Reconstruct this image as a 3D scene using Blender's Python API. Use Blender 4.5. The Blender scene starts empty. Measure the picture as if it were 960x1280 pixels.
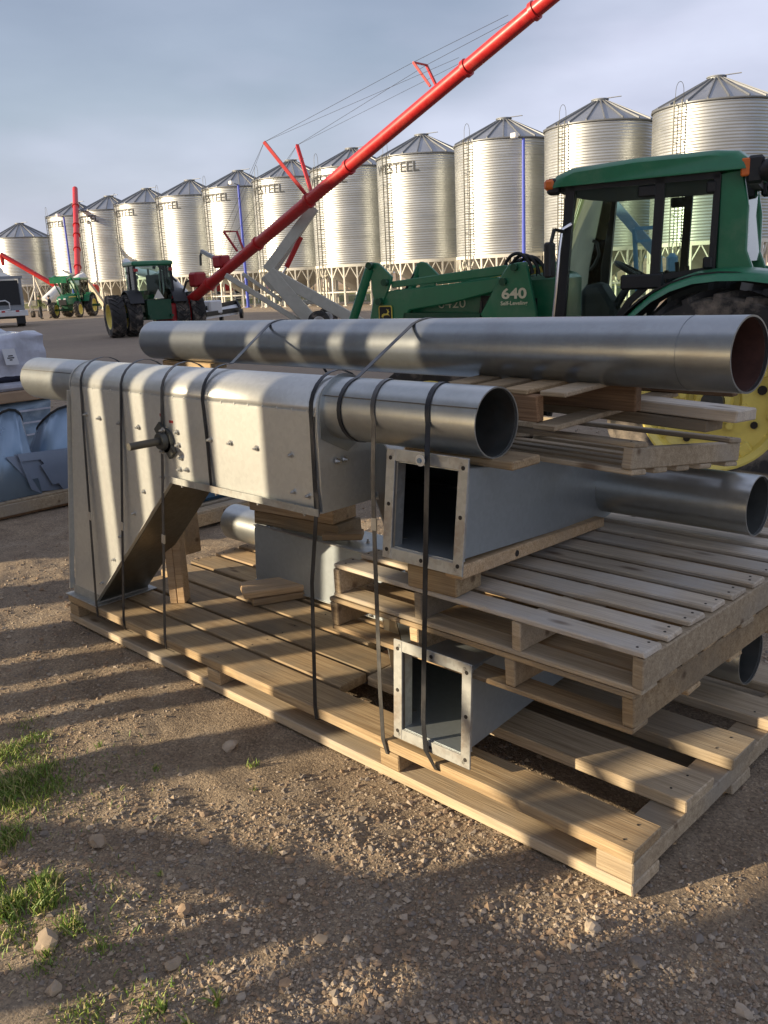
import bpy, bmesh, math, random
import numpy as np
from mathutils import Vector, Matrix, noise

random.seed(7); rng = np.random.default_rng(7)
scene = bpy.context.scene
COL = scene.collection
PI = math.pi

# ------------------------------------------------------------------ camera (metres; X along the long pallet, Z up)
CAM = Vector((1.108247, -2.111145, 1.875))
CR = Vector((0.715664, 0.696961, -0.045502)).normalized()
FWD = Vector((-0.682315, 0.683730, -0.258766)).normalized()
CR = (CR - FWD * CR.dot(FWD)).normalized()
CU = CR.cross(FWD)
FPX = 1090.0
cam_d = bpy.data.cameras.new('camera'); cam = bpy.data.objects.new('camera', cam_d); COL.objects.link(cam)
cam_d.sensor_fit = 'VERTICAL'; cam_d.sensor_height = 36.0; cam_d.lens = 36.0 * FPX / 1280.0
cam_d.clip_start = 0.05; cam_d.clip_end = 6000
m = Matrix((CR, CU, -FWD)).transposed().to_4x4(); m.translation = CAM
cam.matrix_world = m
scene.camera = cam
FH = Vector((FWD.x, FWD.y, 0)).normalized(); RH = Vector((FH.y, -FH.x, 0))

# ------------------------------------------------------------------ light
SUN_EL = math.radians(15.0)
SUN_AZ = Vector((-0.485, -0.875, 0)).normalized()          # towards the sun, horizontally
to_sun = SUN_AZ * math.cos(SUN_EL) + Vector((0, 0, math.sin(SUN_EL)))
sun_d = bpy.data.lights.new('sun', 'SUN'); sun = bpy.data.objects.new('sun', sun_d); COL.objects.link(sun)
sun_d.energy = 5.0; sun_d.angle = math.radians(0.55); sun_d.color = (1.0, 0.82, 0.57)
sun.rotation_euler = to_sun.to_track_quat('Z', 'Y').to_euler()
world = bpy.data.worlds.new('World'); scene.world = world; world.use_nodes = True
wn = world.node_tree.nodes; wl = world.node_tree.links
for n in list(wn): wn.remove(n)
sky = wn.new('ShaderNodeTexSky'); sky.sky_type = 'NISHITA'; sky.sun_disc = False
sky.sun_elevation = SUN_EL; sky.sun_rotation = math.atan2(SUN_AZ.x, SUN_AZ.y)
sky.air_density = 1.0; sky.dust_density = 1.5; sky.ozone_density = 1.2
tc = wn.new('ShaderNodeTexCoord'); mp = wn.new('ShaderNodeMapping'); mp.inputs['Scale'].default_value = (1.0, 1.0, 3.0); mp.inputs['Location'].default_value = (.35, 0, 0)
nz = wn.new('ShaderNodeTexNoise'); nz.inputs['Scale'].default_value = 1.35; nz.inputs['Detail'].default_value = 4; nz.inputs['Roughness'].default_value = .5
cr = wn.new('ShaderNodeValToRGB'); cr.color_ramp.elements[0].position = .38; cr.color_ramp.elements[1].position = .62
cr.color_ramp.elements[0].color = (.35, .35, .35, 1); cr.color_ramp.elements[1].color = (.88, .88, .88, 1)
mixc = wn.new('ShaderNodeMixRGB')
nz2 = wn.new('ShaderNodeTexNoise'); nz2.inputs['Scale'].default_value = 2.4; nz2.inputs['Detail'].default_value = 6; nz2.inputs['Roughness'].default_value = .5
cr2 = wn.new('ShaderNodeValToRGB'); cr2.color_ramp.elements[0].position = .34; cr2.color_ramp.elements[1].position = .66
cr2.color_ramp.elements[0].color = (3.65, 3.8, 5.0, 1); cr2.color_ramp.elements[1].color = (5.75, 6.0, 7.4, 1)
wl.new(mp.outputs['Vector'], nz2.inputs['Vector']); wl.new(nz2.outputs['Fac'], cr2.inputs['Fac']); wl.new(cr2.outputs['Color'], mixc.inputs[2])
bg = wn.new('ShaderNodeBackground'); bg.inputs['Strength'].default_value = 0.086
ow = wn.new('ShaderNodeOutputWorld')
wl.new(tc.outputs['Generated'], mp.inputs['Vector']); wl.new(mp.outputs['Vector'], nz.inputs['Vector'])
wl.new(nz.outputs['Fac'], cr.inputs['Fac']); wl.new(cr.outputs['Color'], mixc.inputs[0]); wl.new(sky.outputs['Color'], mixc.inputs[1])
wl.new(mixc.outputs['Color'], bg.inputs['Color']); wl.new(bg.outputs['Background'], ow.inputs['Surface'])
scene.view_settings.view_transform = 'Standard'; scene.view_settings.look = 'None'
scene.view_settings.exposure = 0.68; scene.view_settings.gamma = 1.0

# ------------------------------------------------------------------ helpers
def ray(px, py):
    return FWD + CR * ((px - 480) / FPX) - CU * ((py - 640) / FPX)
def at(px, py, **k):
    """world point seen at photograph pixel (px, py) on a plane X=, Y=, Z= or at horizontal distance D="""
    d = ray(px, py); a, v = list(k.items())[0]
    if a == 'D': return CAM + d * (v / d.dot(FH))
    i = 'XYZ'.index(a)
    return CAM + d * ((v - CAM[i]) / d[i])

def tag(o, label=None, cat=None, group=None, kind=None):
    if label: o['label'] = label
    if cat: o['category'] = cat
    if group: o['group'] = group
    if kind: o['kind'] = kind
    return o
def thing(name, label, cat, loc=(0, 0, 0), rotz=0.0, group=None, mat=None):
    o = bpy.data.objects.new(name, None); COL.objects.link(o); o.empty_display_size = .2
    if mat is not None: o.matrix_world = mat
    else:
        o.location = loc; o.rotation_euler = (0, 0, rotz)
    return tag(o, label, cat, group)
def link(name, me, parent=None, loc=None, rot=None):
    o = bpy.data.objects.new(name, me); COL.objects.link(o)
    if parent is not None: o.parent = parent
    if loc is not None: o.location = loc
    if rot is not None: o.rotation_euler = rot
    return o
def copy_tree(o, parent=None):
    c = o.copy(); COL.objects.link(c)
    if parent is not None: c.parent = parent
    for ch in [x for x in KIDS.get(o, [])]: KIDS.setdefault(c, []).append(copy_tree(ch, c))
    return c
KIDS = {}

class MB:
    def __init__(s): s.v = []; s.f = []
    def add(s, vs, fs):
        b = len(s.v); s.v += [tuple(p) for p in vs]; s.f += [tuple(i + b for i in f) for f in fs]; return s
    def box(s, c, d, rot=None):
        x, y, z = d[0] / 2, d[1] / 2, d[2] / 2
        vs = [Vector(p) for p in ((-x,-y,-z),(x,-y,-z),(x,y,-z),(-x,y,-z),(-x,-y,z),(x,-y,z),(x,y,z),(-x,y,z))]
        if rot is not None: vs = [rot @ p for p in vs]
        return s.add([p + Vector(c) for p in vs], [(0,3,2,1),(4,5,6,7),(0,1,5,4),(1,2,6,5),(2,3,7,6),(3,0,4,7)])
    def beam(s, p, q, w, h, up=(0, 0, 1)):
        p = Vector(p); q = Vector(q); a = (q - p); L = a.length; a = a / L
        up = Vector(up)
        if abs(a.dot(up)) > .98: up = Vector((1, 0, 0))
        b = up.cross(a).normalized(); c = a.cross(b)
        R = Matrix((a, b, c)).transposed()
        return s.box((p + q) / 2, (L, w, h), R)
    def cyl(s, p, q, r, n=16, r2=None, cap=True):
        p = Vector(p); q = Vector(q); r2 = r if r2 is None else r2
        a = (q - p).normalized(); u = a.orthogonal().normalized(); w = a.cross(u)
        vs = []
        for P_, R_ in ((p, r), (q, r2)):
            for i in range(n):
                t = 2 * PI * i / n; vs.append(P_ + (u * math.cos(t) + w * math.sin(t)) * R_)
        fs = [(i, (i + 1) % n, n + (i + 1) % n, n + i) for i in range(n)]
        if cap: fs += [tuple(range(n - 1, -1, -1)), tuple(range(n, 2 * n))]
        return s.add(vs, fs)
    def pipe(s, p, q, r, t, n=40, seg=1):
        """hollow pipe with wall t"""
        p = Vector(p); q = Vector(q); a = (q - p).normalized(); u = a.orthogonal().normalized(); w = a.cross(u)
        vs = []
        for R_ in (r, r - t):
            for k in range(seg + 1):
                P_ = p.lerp(q, k / seg)
                for i in range(n):
                    th = 2 * PI * i / n; vs.append(P_ + (u * math.cos(th) + w * math.sin(th)) * R_)
        fs = []; m_ = (seg + 1) * n
        for k in range(seg):
            for i in range(n):
                j = (i + 1) % n; A = k * n
                fs.append((A + i, A + j, A + n + j, A + n + i)); B = m_ + A
                fs.append((B + j, B + i, B + n + i, B + n + j))
        for i in range(n):
            j = (i + 1) % n
            fs.append((j, i, m_ + i, m_ + j)); A = seg * n
            fs.append((A + i, A + j, m_ + A + j, m_ + A + i))
        return s.add(vs, fs)
    def path(s, pts, r, n=8):
        pts = [Vector(p) for p in pts]; vs = []; N = len(pts); u = None
        for k, p in enumerate(pts):
            d = (pts[min(k + 1, N - 1)] - pts[max(k - 1, 0)]).normalized()
            if u is None: u = d.orthogonal().normalized()
            u = (u - d * u.dot(d)).normalized(); w = d.cross(u)
            for i in range(n):
                t = 2 * PI * i / n; vs.append(p + (u * math.cos(t) + w * math.sin(t)) * r)
        fs = [(k * n + i, k * n + (i + 1) % n, (k + 1) * n + (i + 1) % n, (k + 1) * n + i) for k in range(N - 1) for i in range(n)]
        fs += [tuple(range(n - 1, -1, -1)), tuple(range((N - 1) * n, N * n))]
        return s.add(vs, fs)
    def ribbon(s, pts, wdir, w, t):
        pts = [Vector(p) for p in pts]; wd = Vector(wdir).normalized(); vs = []; N = len(pts)
        for k, p in enumerate(pts):
            d = (pts[min(k + 1, N - 1)] - pts[max(k - 1, 0)]).normalized()
            ww = (wd - d * wd.dot(d)).normalized(); nn = d.cross(ww)
            vs += [p - ww * w / 2 - nn * t / 2, p + ww * w / 2 - nn * t / 2, p + ww * w / 2 + nn * t / 2, p - ww * w / 2 + nn * t / 2]
        fs = []
        for k in range(N - 1):
            a = 4 * k
            for i in range(4): fs.append((a + i, a + (i + 1) % 4, a + 4 + (i + 1) % 4, a + 4 + i))
        fs += [(3, 2, 1, 0), tuple(4 * (N - 1) + i for i in range(4))]
        return s.add(vs, fs)
    def prism(s, poly, off):
        """extrude a 3D polygon by vector off"""
        off = Vector(off); n = len(poly); vs = [Vector(p) for p in poly] + [Vector(p) + off for p in poly]
        fs = [tuple(range(n - 1, -1, -1)), tuple(range(n, 2 * n))] + [(i, (i + 1) % n, n + (i + 1) % n, n + i) for i in range(n)]
        return s.add(vs, fs)
    def lathe(s, prof, n=32, c=(0, 0, 0), ax='Z', a0=0, a1=2 * PI):
        c = Vector(c); full = abs(a1 - a0 - 2 * PI) < 1e-6; m_ = n if full else n + 1; vs = []
        for (r, z) in prof:
            for i in range(m_):
                t = a0 + (a1 - a0) * i / n; x, y = r * math.cos(t), r * math.sin(t)
                vs.append(c + (Vector((x, y, z)) if ax == 'Z' else Vector((x, z, y)) if ax == 'Y' else Vector((z, x, y))))
        fs = []
        for k in range(len(prof) - 1):
            for i in range(n):
                j = (i + 1) % m_ if full else i + 1
                fs.append((k * m_ + i, k * m_ + j, (k + 1) * m_ + j, (k + 1) * m_ + i))
        return s.add(vs, fs)
    def mesh(s, name, mat=None, smooth=True, ang=35, bevel=0):
        me = bpy.data.meshes.new(name); me.from_pydata(s.v, [], s.f)
        bm = bmesh.new(); bm.from_mesh(me)
        bmesh.ops.recalc_face_normals(bm, faces=bm.faces)
        if bevel: bmesh.ops.bevel(bm, geom=[e for e in bm.edges if len(e.link_faces) == 2 and e.calc_face_angle(0) > .5], offset=bevel, segments=1, affect='EDGES')
        bm.to_mesh(me); bm.free()
        if mat: me.materials.append(mat)
        if smooth:
            me.polygons.foreach_set('use_smooth', [True] * len(me.polygons)); me.set_sharp_from_angle(angle=math.radians(ang))
        return me
    def build(s, name, mat=None, parent=None, smooth=True, ang=35, bevel=0):
        o = link(name, s.mesh(name, mat, smooth, ang, bevel), parent)
        if parent is not None: KIDS.setdefault(parent, []).append(o)
        return o

# ------------------------------------------------------------------ materials
def new_mat(name):
    mt = bpy.data.materials.new(name); mt.use_nodes = True
    nt = mt.node_tree; return mt, nt.nodes, nt.links, nt.nodes['Principled BSDF']
def mat(name, base, var=.12, scale=6, rough=.6, metal=0.0, bump=0.0, bscale=60, stretch=(1, 1, 1), dirt=None, dscale=3, damt=.5, rvar=.1, rand=0.0, coat=0):
    mt, N, Lk, b = new_mat(name)
    tcn = N.new('ShaderNodeTexCoord'); mpn = N.new('ShaderNodeMapping'); mpn.inputs['Scale'].default_value = stretch
    oi = N.new('ShaderNodeObjectInfo'); ad = N.new('ShaderNodeVectorMath'); ad.operation = 'ADD'
    sc = N.new('ShaderNodeMath'); sc.operation = 'MULTIPLY'; sc.inputs[1].default_value = 57.0
    Lk.new(oi.outputs['Random'], sc.inputs[0]); Lk.new(tcn.outputs['Object'], ad.inputs[0]); Lk.new(sc.outputs[0], ad.inputs[1]); Lk.new(ad.outputs[0], mpn.inputs['Vector'])
    n1 = N.new('ShaderNodeTexNoise'); n1.inputs['Scale'].default_value = scale; n1.inputs['Detail'].default_value = 5; n1.inputs['Roughness'].default_value = .6
    Lk.new(mpn.outputs[0], n1.inputs['Vector'])
    ramp = N.new('ShaderNodeValToRGB'); ramp.color_ramp.elements[0].position = .3; ramp.color_ramp.elements[1].position = .7
    ramp.color_ramp.elements[0].color = tuple(max(0, c * (1 - var)) for c in base) + (1,)
    ramp.color_ramp.elements[1].color = tuple(min(1, c * (1 + var)) for c in base) + (1,)
    Lk.new(n1.outputs['Fac'], ramp.inputs['Fac']); col = ramp.outputs['Color']
    if dirt:
        n2 = N.new('ShaderNodeTexNoise'); n2.inputs['Scale'].default_value = dscale; n2.inputs['Detail'].default_value = 7; n2.inputs['Roughness'].default_value = .65
        Lk.new(ad.outputs[0], n2.inputs['Vector'])
        r2 = N.new('ShaderNodeValToRGB'); r2.color_ramp.elements[0].position = .5; r2.color_ramp.elements[1].position = .72
        r2.color_ramp.elements[0].color = (0, 0, 0, 1); r2.color_ramp.elements[1].color = (damt, damt, damt, 1)
        mx = N.new('ShaderNodeMixRGB'); mx.inputs[2].default_value = tuple(dirt) + (1,)
        Lk.new(n2.outputs['Fac'], r2.inputs['Fac']); Lk.new(r2.outputs['Color'], mx.inputs[0]); Lk.new(col, mx.inputs[1]); col = mx.outputs[0]
    if rand:
        hs = N.new('ShaderNodeHueSaturation'); mr = N.new('ShaderNodeMapRange'); mr.inputs[3].default_value = 1 - rand; mr.inputs[4].default_value = 1 + rand
        Lk.new(oi.outputs['Random'], mr.inputs[0]); Lk.new(mr.outputs[0], hs.inputs['Value']); Lk.new(col, hs.inputs['Color']); col = hs.outputs[0]
        m3 = N.new('ShaderNodeMath'); m3.operation = 'MULTIPLY'; m3.inputs[1].default_value = 7.31
        m4 = N.new('ShaderNodeMath'); m4.operation = 'FRACT'; m5 = N.new('ShaderNodeMapRange'); m5.inputs[3].default_value = .6; m5.inputs[4].default_value = 1.25
        Lk.new(oi.outputs['Random'], m3.inputs[0]); Lk.new(m3.outputs[0], m4.inputs[0]); Lk.new(m4.outputs[0], m5.inputs[0]); Lk.new(m5.outputs[0], hs.inputs['Saturation'])
    Lk.new(col, b.inputs['Base Color'])
    b.inputs['Metallic'].default_value = metal
    rr = N.new('ShaderNodeMapRange'); rr.inputs[3].default_value = max(.02, rough - rvar); rr.inputs[4].default_value = min(1, rough + rvar)
    Lk.new(n1.outputs['Fac'], rr.inputs[0]); Lk.new(rr.outputs[0], b.inputs['Roughness'])
    if coat: b.inputs['Coat Weight'].default_value = coat; b.inputs['Coat Roughness'].default_value = .15
    if bump:
        n3 = N.new('ShaderNodeTexNoise'); n3.inputs['Scale'].default_value = bscale; n3.inputs['Detail'].default_value = 6
        Lk.new(mpn.outputs[0], n3.inputs['Vector'])
        bp = N.new('ShaderNodeBump'); bp.inputs['Strength'].default_value = bump; bp.inputs['Distance'].default_value = .01
        Lk.new(n3.outputs['Fac'], bp.inputs['Height']); Lk.new(bp.outputs[0], b.inputs['Normal'])
    return mt

def wood_mat(name, a, bcol, dark, knots=True, grey=.0):
    mt, N, Lk, b = new_mat(name)
    tcn = N.new('ShaderNodeTexCoord'); oi = N.new('ShaderNodeObjectInfo')
    sc = N.new('ShaderNodeMath'); sc.operation = 'MULTIPLY'; sc.inputs[1].default_value = 43.0; Lk.new(oi.outputs['Random'], sc.inputs[0])
    ad = N.new('ShaderNodeVectorMath'); ad.operation = 'ADD'; Lk.new(tcn.outputs['Object'], ad.inputs[0]); Lk.new(sc.outputs[0], ad.inputs[1])
    def nse(scale, st, det=5, dist=0):
        mp_ = N.new('ShaderNodeMapping'); mp_.inputs['Scale'].default_value = st
        n_ = N.new('ShaderNodeTexNoise'); n_.inputs['Scale'].default_value = scale; n_.inputs['Detail'].default_value = det; n_.inputs['Distortion'].default_value = dist
        Lk.new(ad.outputs[0], mp_.inputs[0]); Lk.new(mp_.outputs[0], n_.inputs['Vector']); return n_
    g = nse(14, (.12, 3, 3), 6, .6); big = nse(3.2, (1, 1, 1), 6); fine = nse(60, (.08, 3, 3), 3)
    r1 = N.new('ShaderNodeValToRGB'); e = r1.color_ramp.elements; e[0].position = .35; e[1].position = .68; e[0].color = tuple(a) + (1,); e[1].color = tuple(bcol) + (1,)
    Lk.new(g.outputs['Fac'], r1.inputs['Fac'])
    m1 = N.new('ShaderNodeMixRGB'); m1.blend_type = 'MULTIPLY'; m1.inputs[0].default_value = .65
    rf = N.new('ShaderNodeValToRGB'); rf.color_ramp.elements[0].color = (.45, .4, .36, 1); rf.color_ramp.elements[0].position = .3; rf.color_ramp.elements[1].position = .6
    Lk.new(fine.outputs['Fac'], rf.inputs['Fac']); Lk.new(r1.outputs[0], m1.inputs[1]); Lk.new(rf.outputs[0], m1.inputs[2])
    r2 = N.new('ShaderNodeValToRGB'); r2.color_ramp.elements[0].position = .46; r2.color_ramp.elements[1].position = .68
    r2.color_ramp.elements[0].color = (grey,) * 3 + (1,); r2.color_ramp.elements[1].color = (.8,) * 3 + (1,)
    Lk.new(big.outputs['Fac'], r2.inputs['Fac'])
    m2 = N.new('ShaderNodeMixRGB'); m2.inputs[2].default_value = tuple(dark) + (1,)
    Lk.new(r2.outputs[0], m2.inputs[0]); Lk.new(m1.outputs[0], m2.inputs[1]); col = m2.outputs[0]
    if knots:
        mp_ = N.new('ShaderNodeMapping'); mp_.inputs['Scale'].default_value = (1.6, 5, 5); Lk.new(ad.outputs[0], mp_.inputs[0])
        vo = N.new('ShaderNodeTexVoronoi'); vo.inputs['Scale'].default_value = 1.5; Lk.new(mp_.outputs[0], vo.inputs['Vector'])
        rk = N.new('ShaderNodeValToRGB'); rk.color_ramp.elements[0].position = .06; rk.color_ramp.elements[1].position = .15
        rk.color_ramp.elements[0].color = (.75, .75, .75, 1); rk.color_ramp.elements[1].color = (0, 0, 0, 1); Lk.new(vo.outputs['Distance'], rk.inputs['Fac'])
        mk = N.new('ShaderNodeMixRGB'); mk.inputs[2].default_value = (.10, .055, .028, 1); Lk.new(rk.outputs[0], mk.inputs[0]); Lk.new(col, mk.inputs[1]); col = mk.outputs[0]
    hs = N.new('ShaderNodeHueSaturation'); mr = N.new('ShaderNodeMapRange'); mr.inputs[3].default_value = .68; mr.inputs[4].default_value = 1.22
    Lk.new(oi.outputs['Random'], mr.inputs[0]); Lk.new(mr.outputs[0], hs.inputs['Value']); Lk.new(col, hs.inputs['Color']); Lk.new(hs.outputs[0], b.inputs['Base Color'])
    b.inputs['Roughness'].default_value = .75; b.inputs['Specular IOR Level'].default_value = .3
    bp = N.new('ShaderNodeBump'); bp.inputs['Strength'].default_value = .5; bp.inputs['Distance'].default_value = .004
    Lk.new(fine.outputs['Fac'], bp.inputs['Height']); Lk.new(bp.outputs[0], b.inputs['Normal'])
    return mt

WOOD = wood_mat('weathered_wood', (.42, .29, .155), (.60, .45, .265), (.27, .22, .155), grey=.08)
WOODG = wood_mat('grey_wood', (.40, .305, .19), (.58, .465, .31), (.34, .30, .24), grey=.15)
WOODF = wood_mat('pale_grey_wood', (.49, .40, .285), (.66, .56, .41), (.57, .54, .49), grey=.2)  # paler, greyer boards for the upper deck and top plank
WOODL = wood_mat('fresh_wood', (.47, .32, .175), (.60, .44, .27), (.36, .27, .18), grey=.05)
WOODD = wood_mat('brown_wood', (.24, .14, .075), (.36, .22, .12), (.16, .11, .07), grey=.1)

def galv_mat(name, base, rough, metal, dirt=(.3, .25, .19), damt=.35, spang=.1, rust=0.0):
    mt, N, Lk, b = new_mat(name)
    tcn = N.new('ShaderNodeTexCoord')
    vo = N.new('ShaderNodeTexVoronoi'); vo.inputs['Scale'].default_value = 55; Lk.new(tcn.outputs['Object'], vo.inputs['Vector'])
    n1 = N.new('ShaderNodeTexNoise'); n1.inputs['Scale'].default_value = 4.5; n1.inputs['Detail'].default_value = 7; n1.inputs['Roughness'].default_value = .65; Lk.new(tcn.outputs['Object'], n1.inputs['Vector'])
    hsv = N.new('ShaderNodeSeparateColor'); Lk.new(vo.outputs['Color'], hsv.inputs[0])
    mr = N.new('ShaderNodeMapRange'); mr.inputs[3].default_value = 1 - spang; mr.inputs[4].default_value = 1 + spang; Lk.new(hsv.outputs[0], mr.inputs[0])
    mul = N.new('ShaderNodeMixRGB'); mul.blend_type = 'MULTIPLY'; mul.inputs[0].default_value = 1; mul.inputs[1].default_value = tuple(base) + (1,); Lk.new(mr.outputs[0], mul.inputs[2])
    r2 = N.new('ShaderNodeValToRGB'); r2.color_ramp.elements[0].position = .48; r2.color_ramp.elements[1].position = .75
    r2.color_ramp.elements[0].color = (0, 0, 0, 1); r2.color_ramp.elements[1].color = (damt,) * 3 + (1,); Lk.new(n1.outputs['Fac'], r2.inputs['Fac'])
    mx = N.new('ShaderNodeMixRGB'); mx.inputs[2].default_value = tuple(dirt) + (1,); Lk.new(r2.outputs[0], mx.inputs[0]); Lk.new(mul.outputs[0], mx.inputs[1])
    Lk.new(mx.outputs[0], b.inputs['Base Color']); b.inputs['Metallic'].default_value = metal
    r3 = N.new('ShaderNodeMapRange'); r3.inputs[3].default_value = rough - .01; r3.inputs[4].default_value = rough + .02; Lk.new(n1.outputs['Fac'], r3.inputs[0]); Lk.new(r3.outputs[0], b.inputs['Roughness'])
    n4 = N.new('ShaderNodeTexNoise'); n4.inputs['Scale'].default_value = 3.0; n4.inputs['Detail'].default_value = 2; Lk.new(tcn.outputs['Object'], n4.inputs['Vector'])
    bp = N.new('ShaderNodeBump'); bp.inputs['Strength'].default_value = .10; bp.inputs['Distance'].default_value = .03; Lk.new(n4.outputs['Fac'], bp.inputs['Height']); Lk.new(bp.outputs[0], b.inputs['Normal'])
    return mt
GALV = galv_mat('galvanised_sheet', (.63, .645, .62), .36, .62, damt=.02, spang=.04)
GALVT = galv_mat('galvanised_tube', (.47, .495, .49), .31, .85, dirt=(.26, .25, .23), damt=.35, spang=.03)
STEELT = galv_mat('mill_steel_tube', (.34, .365, .38), .29, .88, dirt=(.24, .24, .24), damt=.6, spang=.03)
FLANGE = galv_mat('dirty_flange', (.42, .43, .41), .5, .5, dirt=(.22, .13, .07), damt=.75)
BORE = mat('shaded_bore', (.07, .075, .07), var=.4, scale=7, rough=.6, metal=.3, dirt=(.10, .055, .03))  # near-black lining colour paints in the shade inside the tubes
SEAMM = mat('weld_bead', (.16, .16, .155), rough=.5, metal=.7)
SLOPE = galv_mat('shade_dark_sheet', (.20, .19, .16), .32, .9, dirt=(.12, .10, .07), damt=.6)  # darkened so the colour carries the shaded ground the plate reflects
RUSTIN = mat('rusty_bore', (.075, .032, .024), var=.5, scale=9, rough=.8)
STRAPM = mat('steel_strap', (.035, .038, .045), var=.3, scale=12, rough=.38, metal=.5, dirt=(.16, .15, .14), dscale=6)
STRAPG = mat('worn_strap', (.11, .11, .11), var=.3, scale=12, rough=.4, metal=.6, dirt=(.3, .29, .27), dscale=8)
BOLT = mat('zinc_bolt', (.6, .6, .58), rough=.3, metal=.9)
DARKHOLE = mat('bolt_hole', (.03, .025, .02), rough=.9)
IRON = mat('dark_iron', (.085, .09, .085), var=.3, rough=.5, metal=.6, dirt=(.15, .11, .07))
GREEN = mat('green_paint', (.016, .185, .08), var=.12, rough=.36, coat=.3, dirt=(.15, .19, .13), dscale=3, damt=.4)
GREEND = mat('dark_green_paint', (.008, .075, .034), var=.15, rough=.45, dirt=(.07, .08, .05), damt=.3)
YELLOW = mat('yellow_paint', (.86, .71, .17), var=.07, rough=.4, coat=.3, dirt=(.33, .25, .09), dscale=4, damt=.4)
BLACK = mat('black_plastic', (.016, .017, .018), rough=.5)
BLACKR = mat('rubber', (.04, .038, .036), var=.3, rough=.85, dirt=(.34, .285, .225), dscale=3, damt=1.0)
BLACKC = mat('cab_interior', (.05, .05, .048), rough=.7)
AMBER = mat('amber_lens', (.75, .17, .03), rough=.25)
WHITEP = mat('cream_paint', (.72, .70, .62), var=.06, rough=.5, dirt=(.4, .34, .25), damt=.25)
WHITE = mat('white_paint', (.74, .75, .75), var=.06, rough=.4, dirt=(.45, .42, .38), damt=.35)
CREAMU = mat('aged_cream_paint', (.46, .45, .38), var=.1, rough=.5, dirt=(.28, .24, .18), damt=.4)
RED = mat('red_paint', (.47, .016, .016), var=.14, rough=.42, coat=.15, dirt=(.30, .09, .06), dscale=1.5, damt=.45)
REDD = mat('dark_red_paint', (.33, .015, .018), var=.12, rough=.45)
BLUEP = mat('blue_paint', (.055, .09, .50), var=.08, rough=.45)
BLUEA = mat('blue_machine_paint', (.10, .22, .36), var=.1, rough=.45)
GREYM = mat('grey_machine', (.29, .31, .33), var=.1, rough=.5, metal=.2, dirt=(.25, .22, .2))
CHROME = mat('bright_rod', (.75, .75, .75), rough=.18, metal=1.0)
WRAP = mat('stretch_wrap', (.50, .52, .60), var=.2, scale=6, rough=.16, bump=.9, bscale=11)
WRAPB = mat('blue_wrap', (.26, .35, .45), var=.25, scale=5, rough=.22, bump=.4, bscale=9, dirt=(.52, .62, .70), dscale=7, damt=.5)
BLUEG = mat('blue_grey_sheet', (.25, .345, .45), var=.08, scale=3, rough=.3, metal=.5)
GREYS = mat('grey_sheet', (.24, .28, .35), var=.08, scale=4, rough=.35, metal=.4)
CARD = mat('cardboard', (.36, .25, .16), var=.12, rough=.85)
PAPER = mat('paper_label', (.72, .74, .78), var=.03, rough=.7)
INK = mat('black_ink', (.03, .03, .035), rough=.7)
LETTER = mat('bin_lettering', (.05, .055, .06), rough=.6)
SIGNY = mat('emblem_yellow', (.75, .60, .10), rough=.5)
CREAMT = mat('cream_lettering', (.75, .72, .50), rough=.5)
CABLE = mat('wire_rope', (.06, .06, .065), rough=.5, metal=.5)
SHADE_SHED = mat('shade_shed_skin', (.42, .43, .43), rough=.5, metal=.3)
def glass_mat(name, tint, gl=.1):
    mt, N, Lk, b = new_mat(name); out = N['Material Output']
    tr = N.new('ShaderNodeBsdfTransparent'); tr.inputs[0].default_value = tuple(tint) + (1,)
    g = N.new('ShaderNodeBsdfGlossy'); g.inputs['Roughness'].default_value = .03; g.inputs['Color'].default_value = (.9, .95, .92, 1)
    fr = N.new('ShaderNodeFresnel'); fr.inputs[0].default_value = 1.28
    mx = N.new('ShaderNodeMixShader'); Lk.new(fr.outputs[0], mx.inputs[0]); Lk.new(tr.outputs[0], mx.inputs[1]); Lk.new(g.outputs[0], mx.inputs[2]); Lk.new(mx.outputs[0], out.inputs[0])
    return mt
GLASS = glass_mat('cab_glass', (.88, .95, .91))
def bin_metal(name, base, rough):
    mt, N, Lk, b = new_mat(name)
    tcn = N.new('ShaderNodeTexCoord'); oi = N.new('ShaderNodeObjectInfo'); ad = N.new('ShaderNodeVectorMath'); ad.operation = 'ADD'
    sc = N.new('ShaderNodeMath'); sc.operation = 'MULTIPLY'; sc.inputs[1].default_value = 91.0; Lk.new(oi.outputs['Random'], sc.inputs[0])
    Lk.new(tcn.outputs['Object'], ad.inputs[0]); Lk.new(sc.outputs[0], ad.inputs[1])
    mp_ = N.new('ShaderNodeMapping'); mp_.inputs['Scale'].default_value = (.5, .5, .9); Lk.new(ad.outputs[0], mp_.inputs[0])
    n1 = N.new('ShaderNodeTexNoise'); n1.inputs['Scale'].default_value = .9; n1.inputs['Detail'].default_value = 4; Lk.new(mp_.outputs[0], n1.inputs['Vector'])
    r = N.new('ShaderNodeValToRGB'); r.color_ramp.elements[0].position = .35; r.color_ramp.elements[1].position = .65
    r.color_ramp.elements[0].color = tuple(c * .88 for c in base) + (1,); r.color_ramp.elements[1].color = tuple(c * 1.08 for c in base) + (1,)
    Lk.new(n1.outputs['Fac'], r.inputs['Fac']); Lk.new(r.outputs[0], b.inputs['Base Color'])
    b.inputs['Metallic'].default_value = .82; b.inputs['Roughness'].default_value = rough
    return mt
BINM = bin_metal('bin_galvanised', (.47, .485, .48), .43)
ROOFM = bin_metal('bin_roof', (.40, .415, .43), .42)
ROOFR = mat('roof_rib', (.20, .21, .22), rough=.5, metal=.5)

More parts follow.
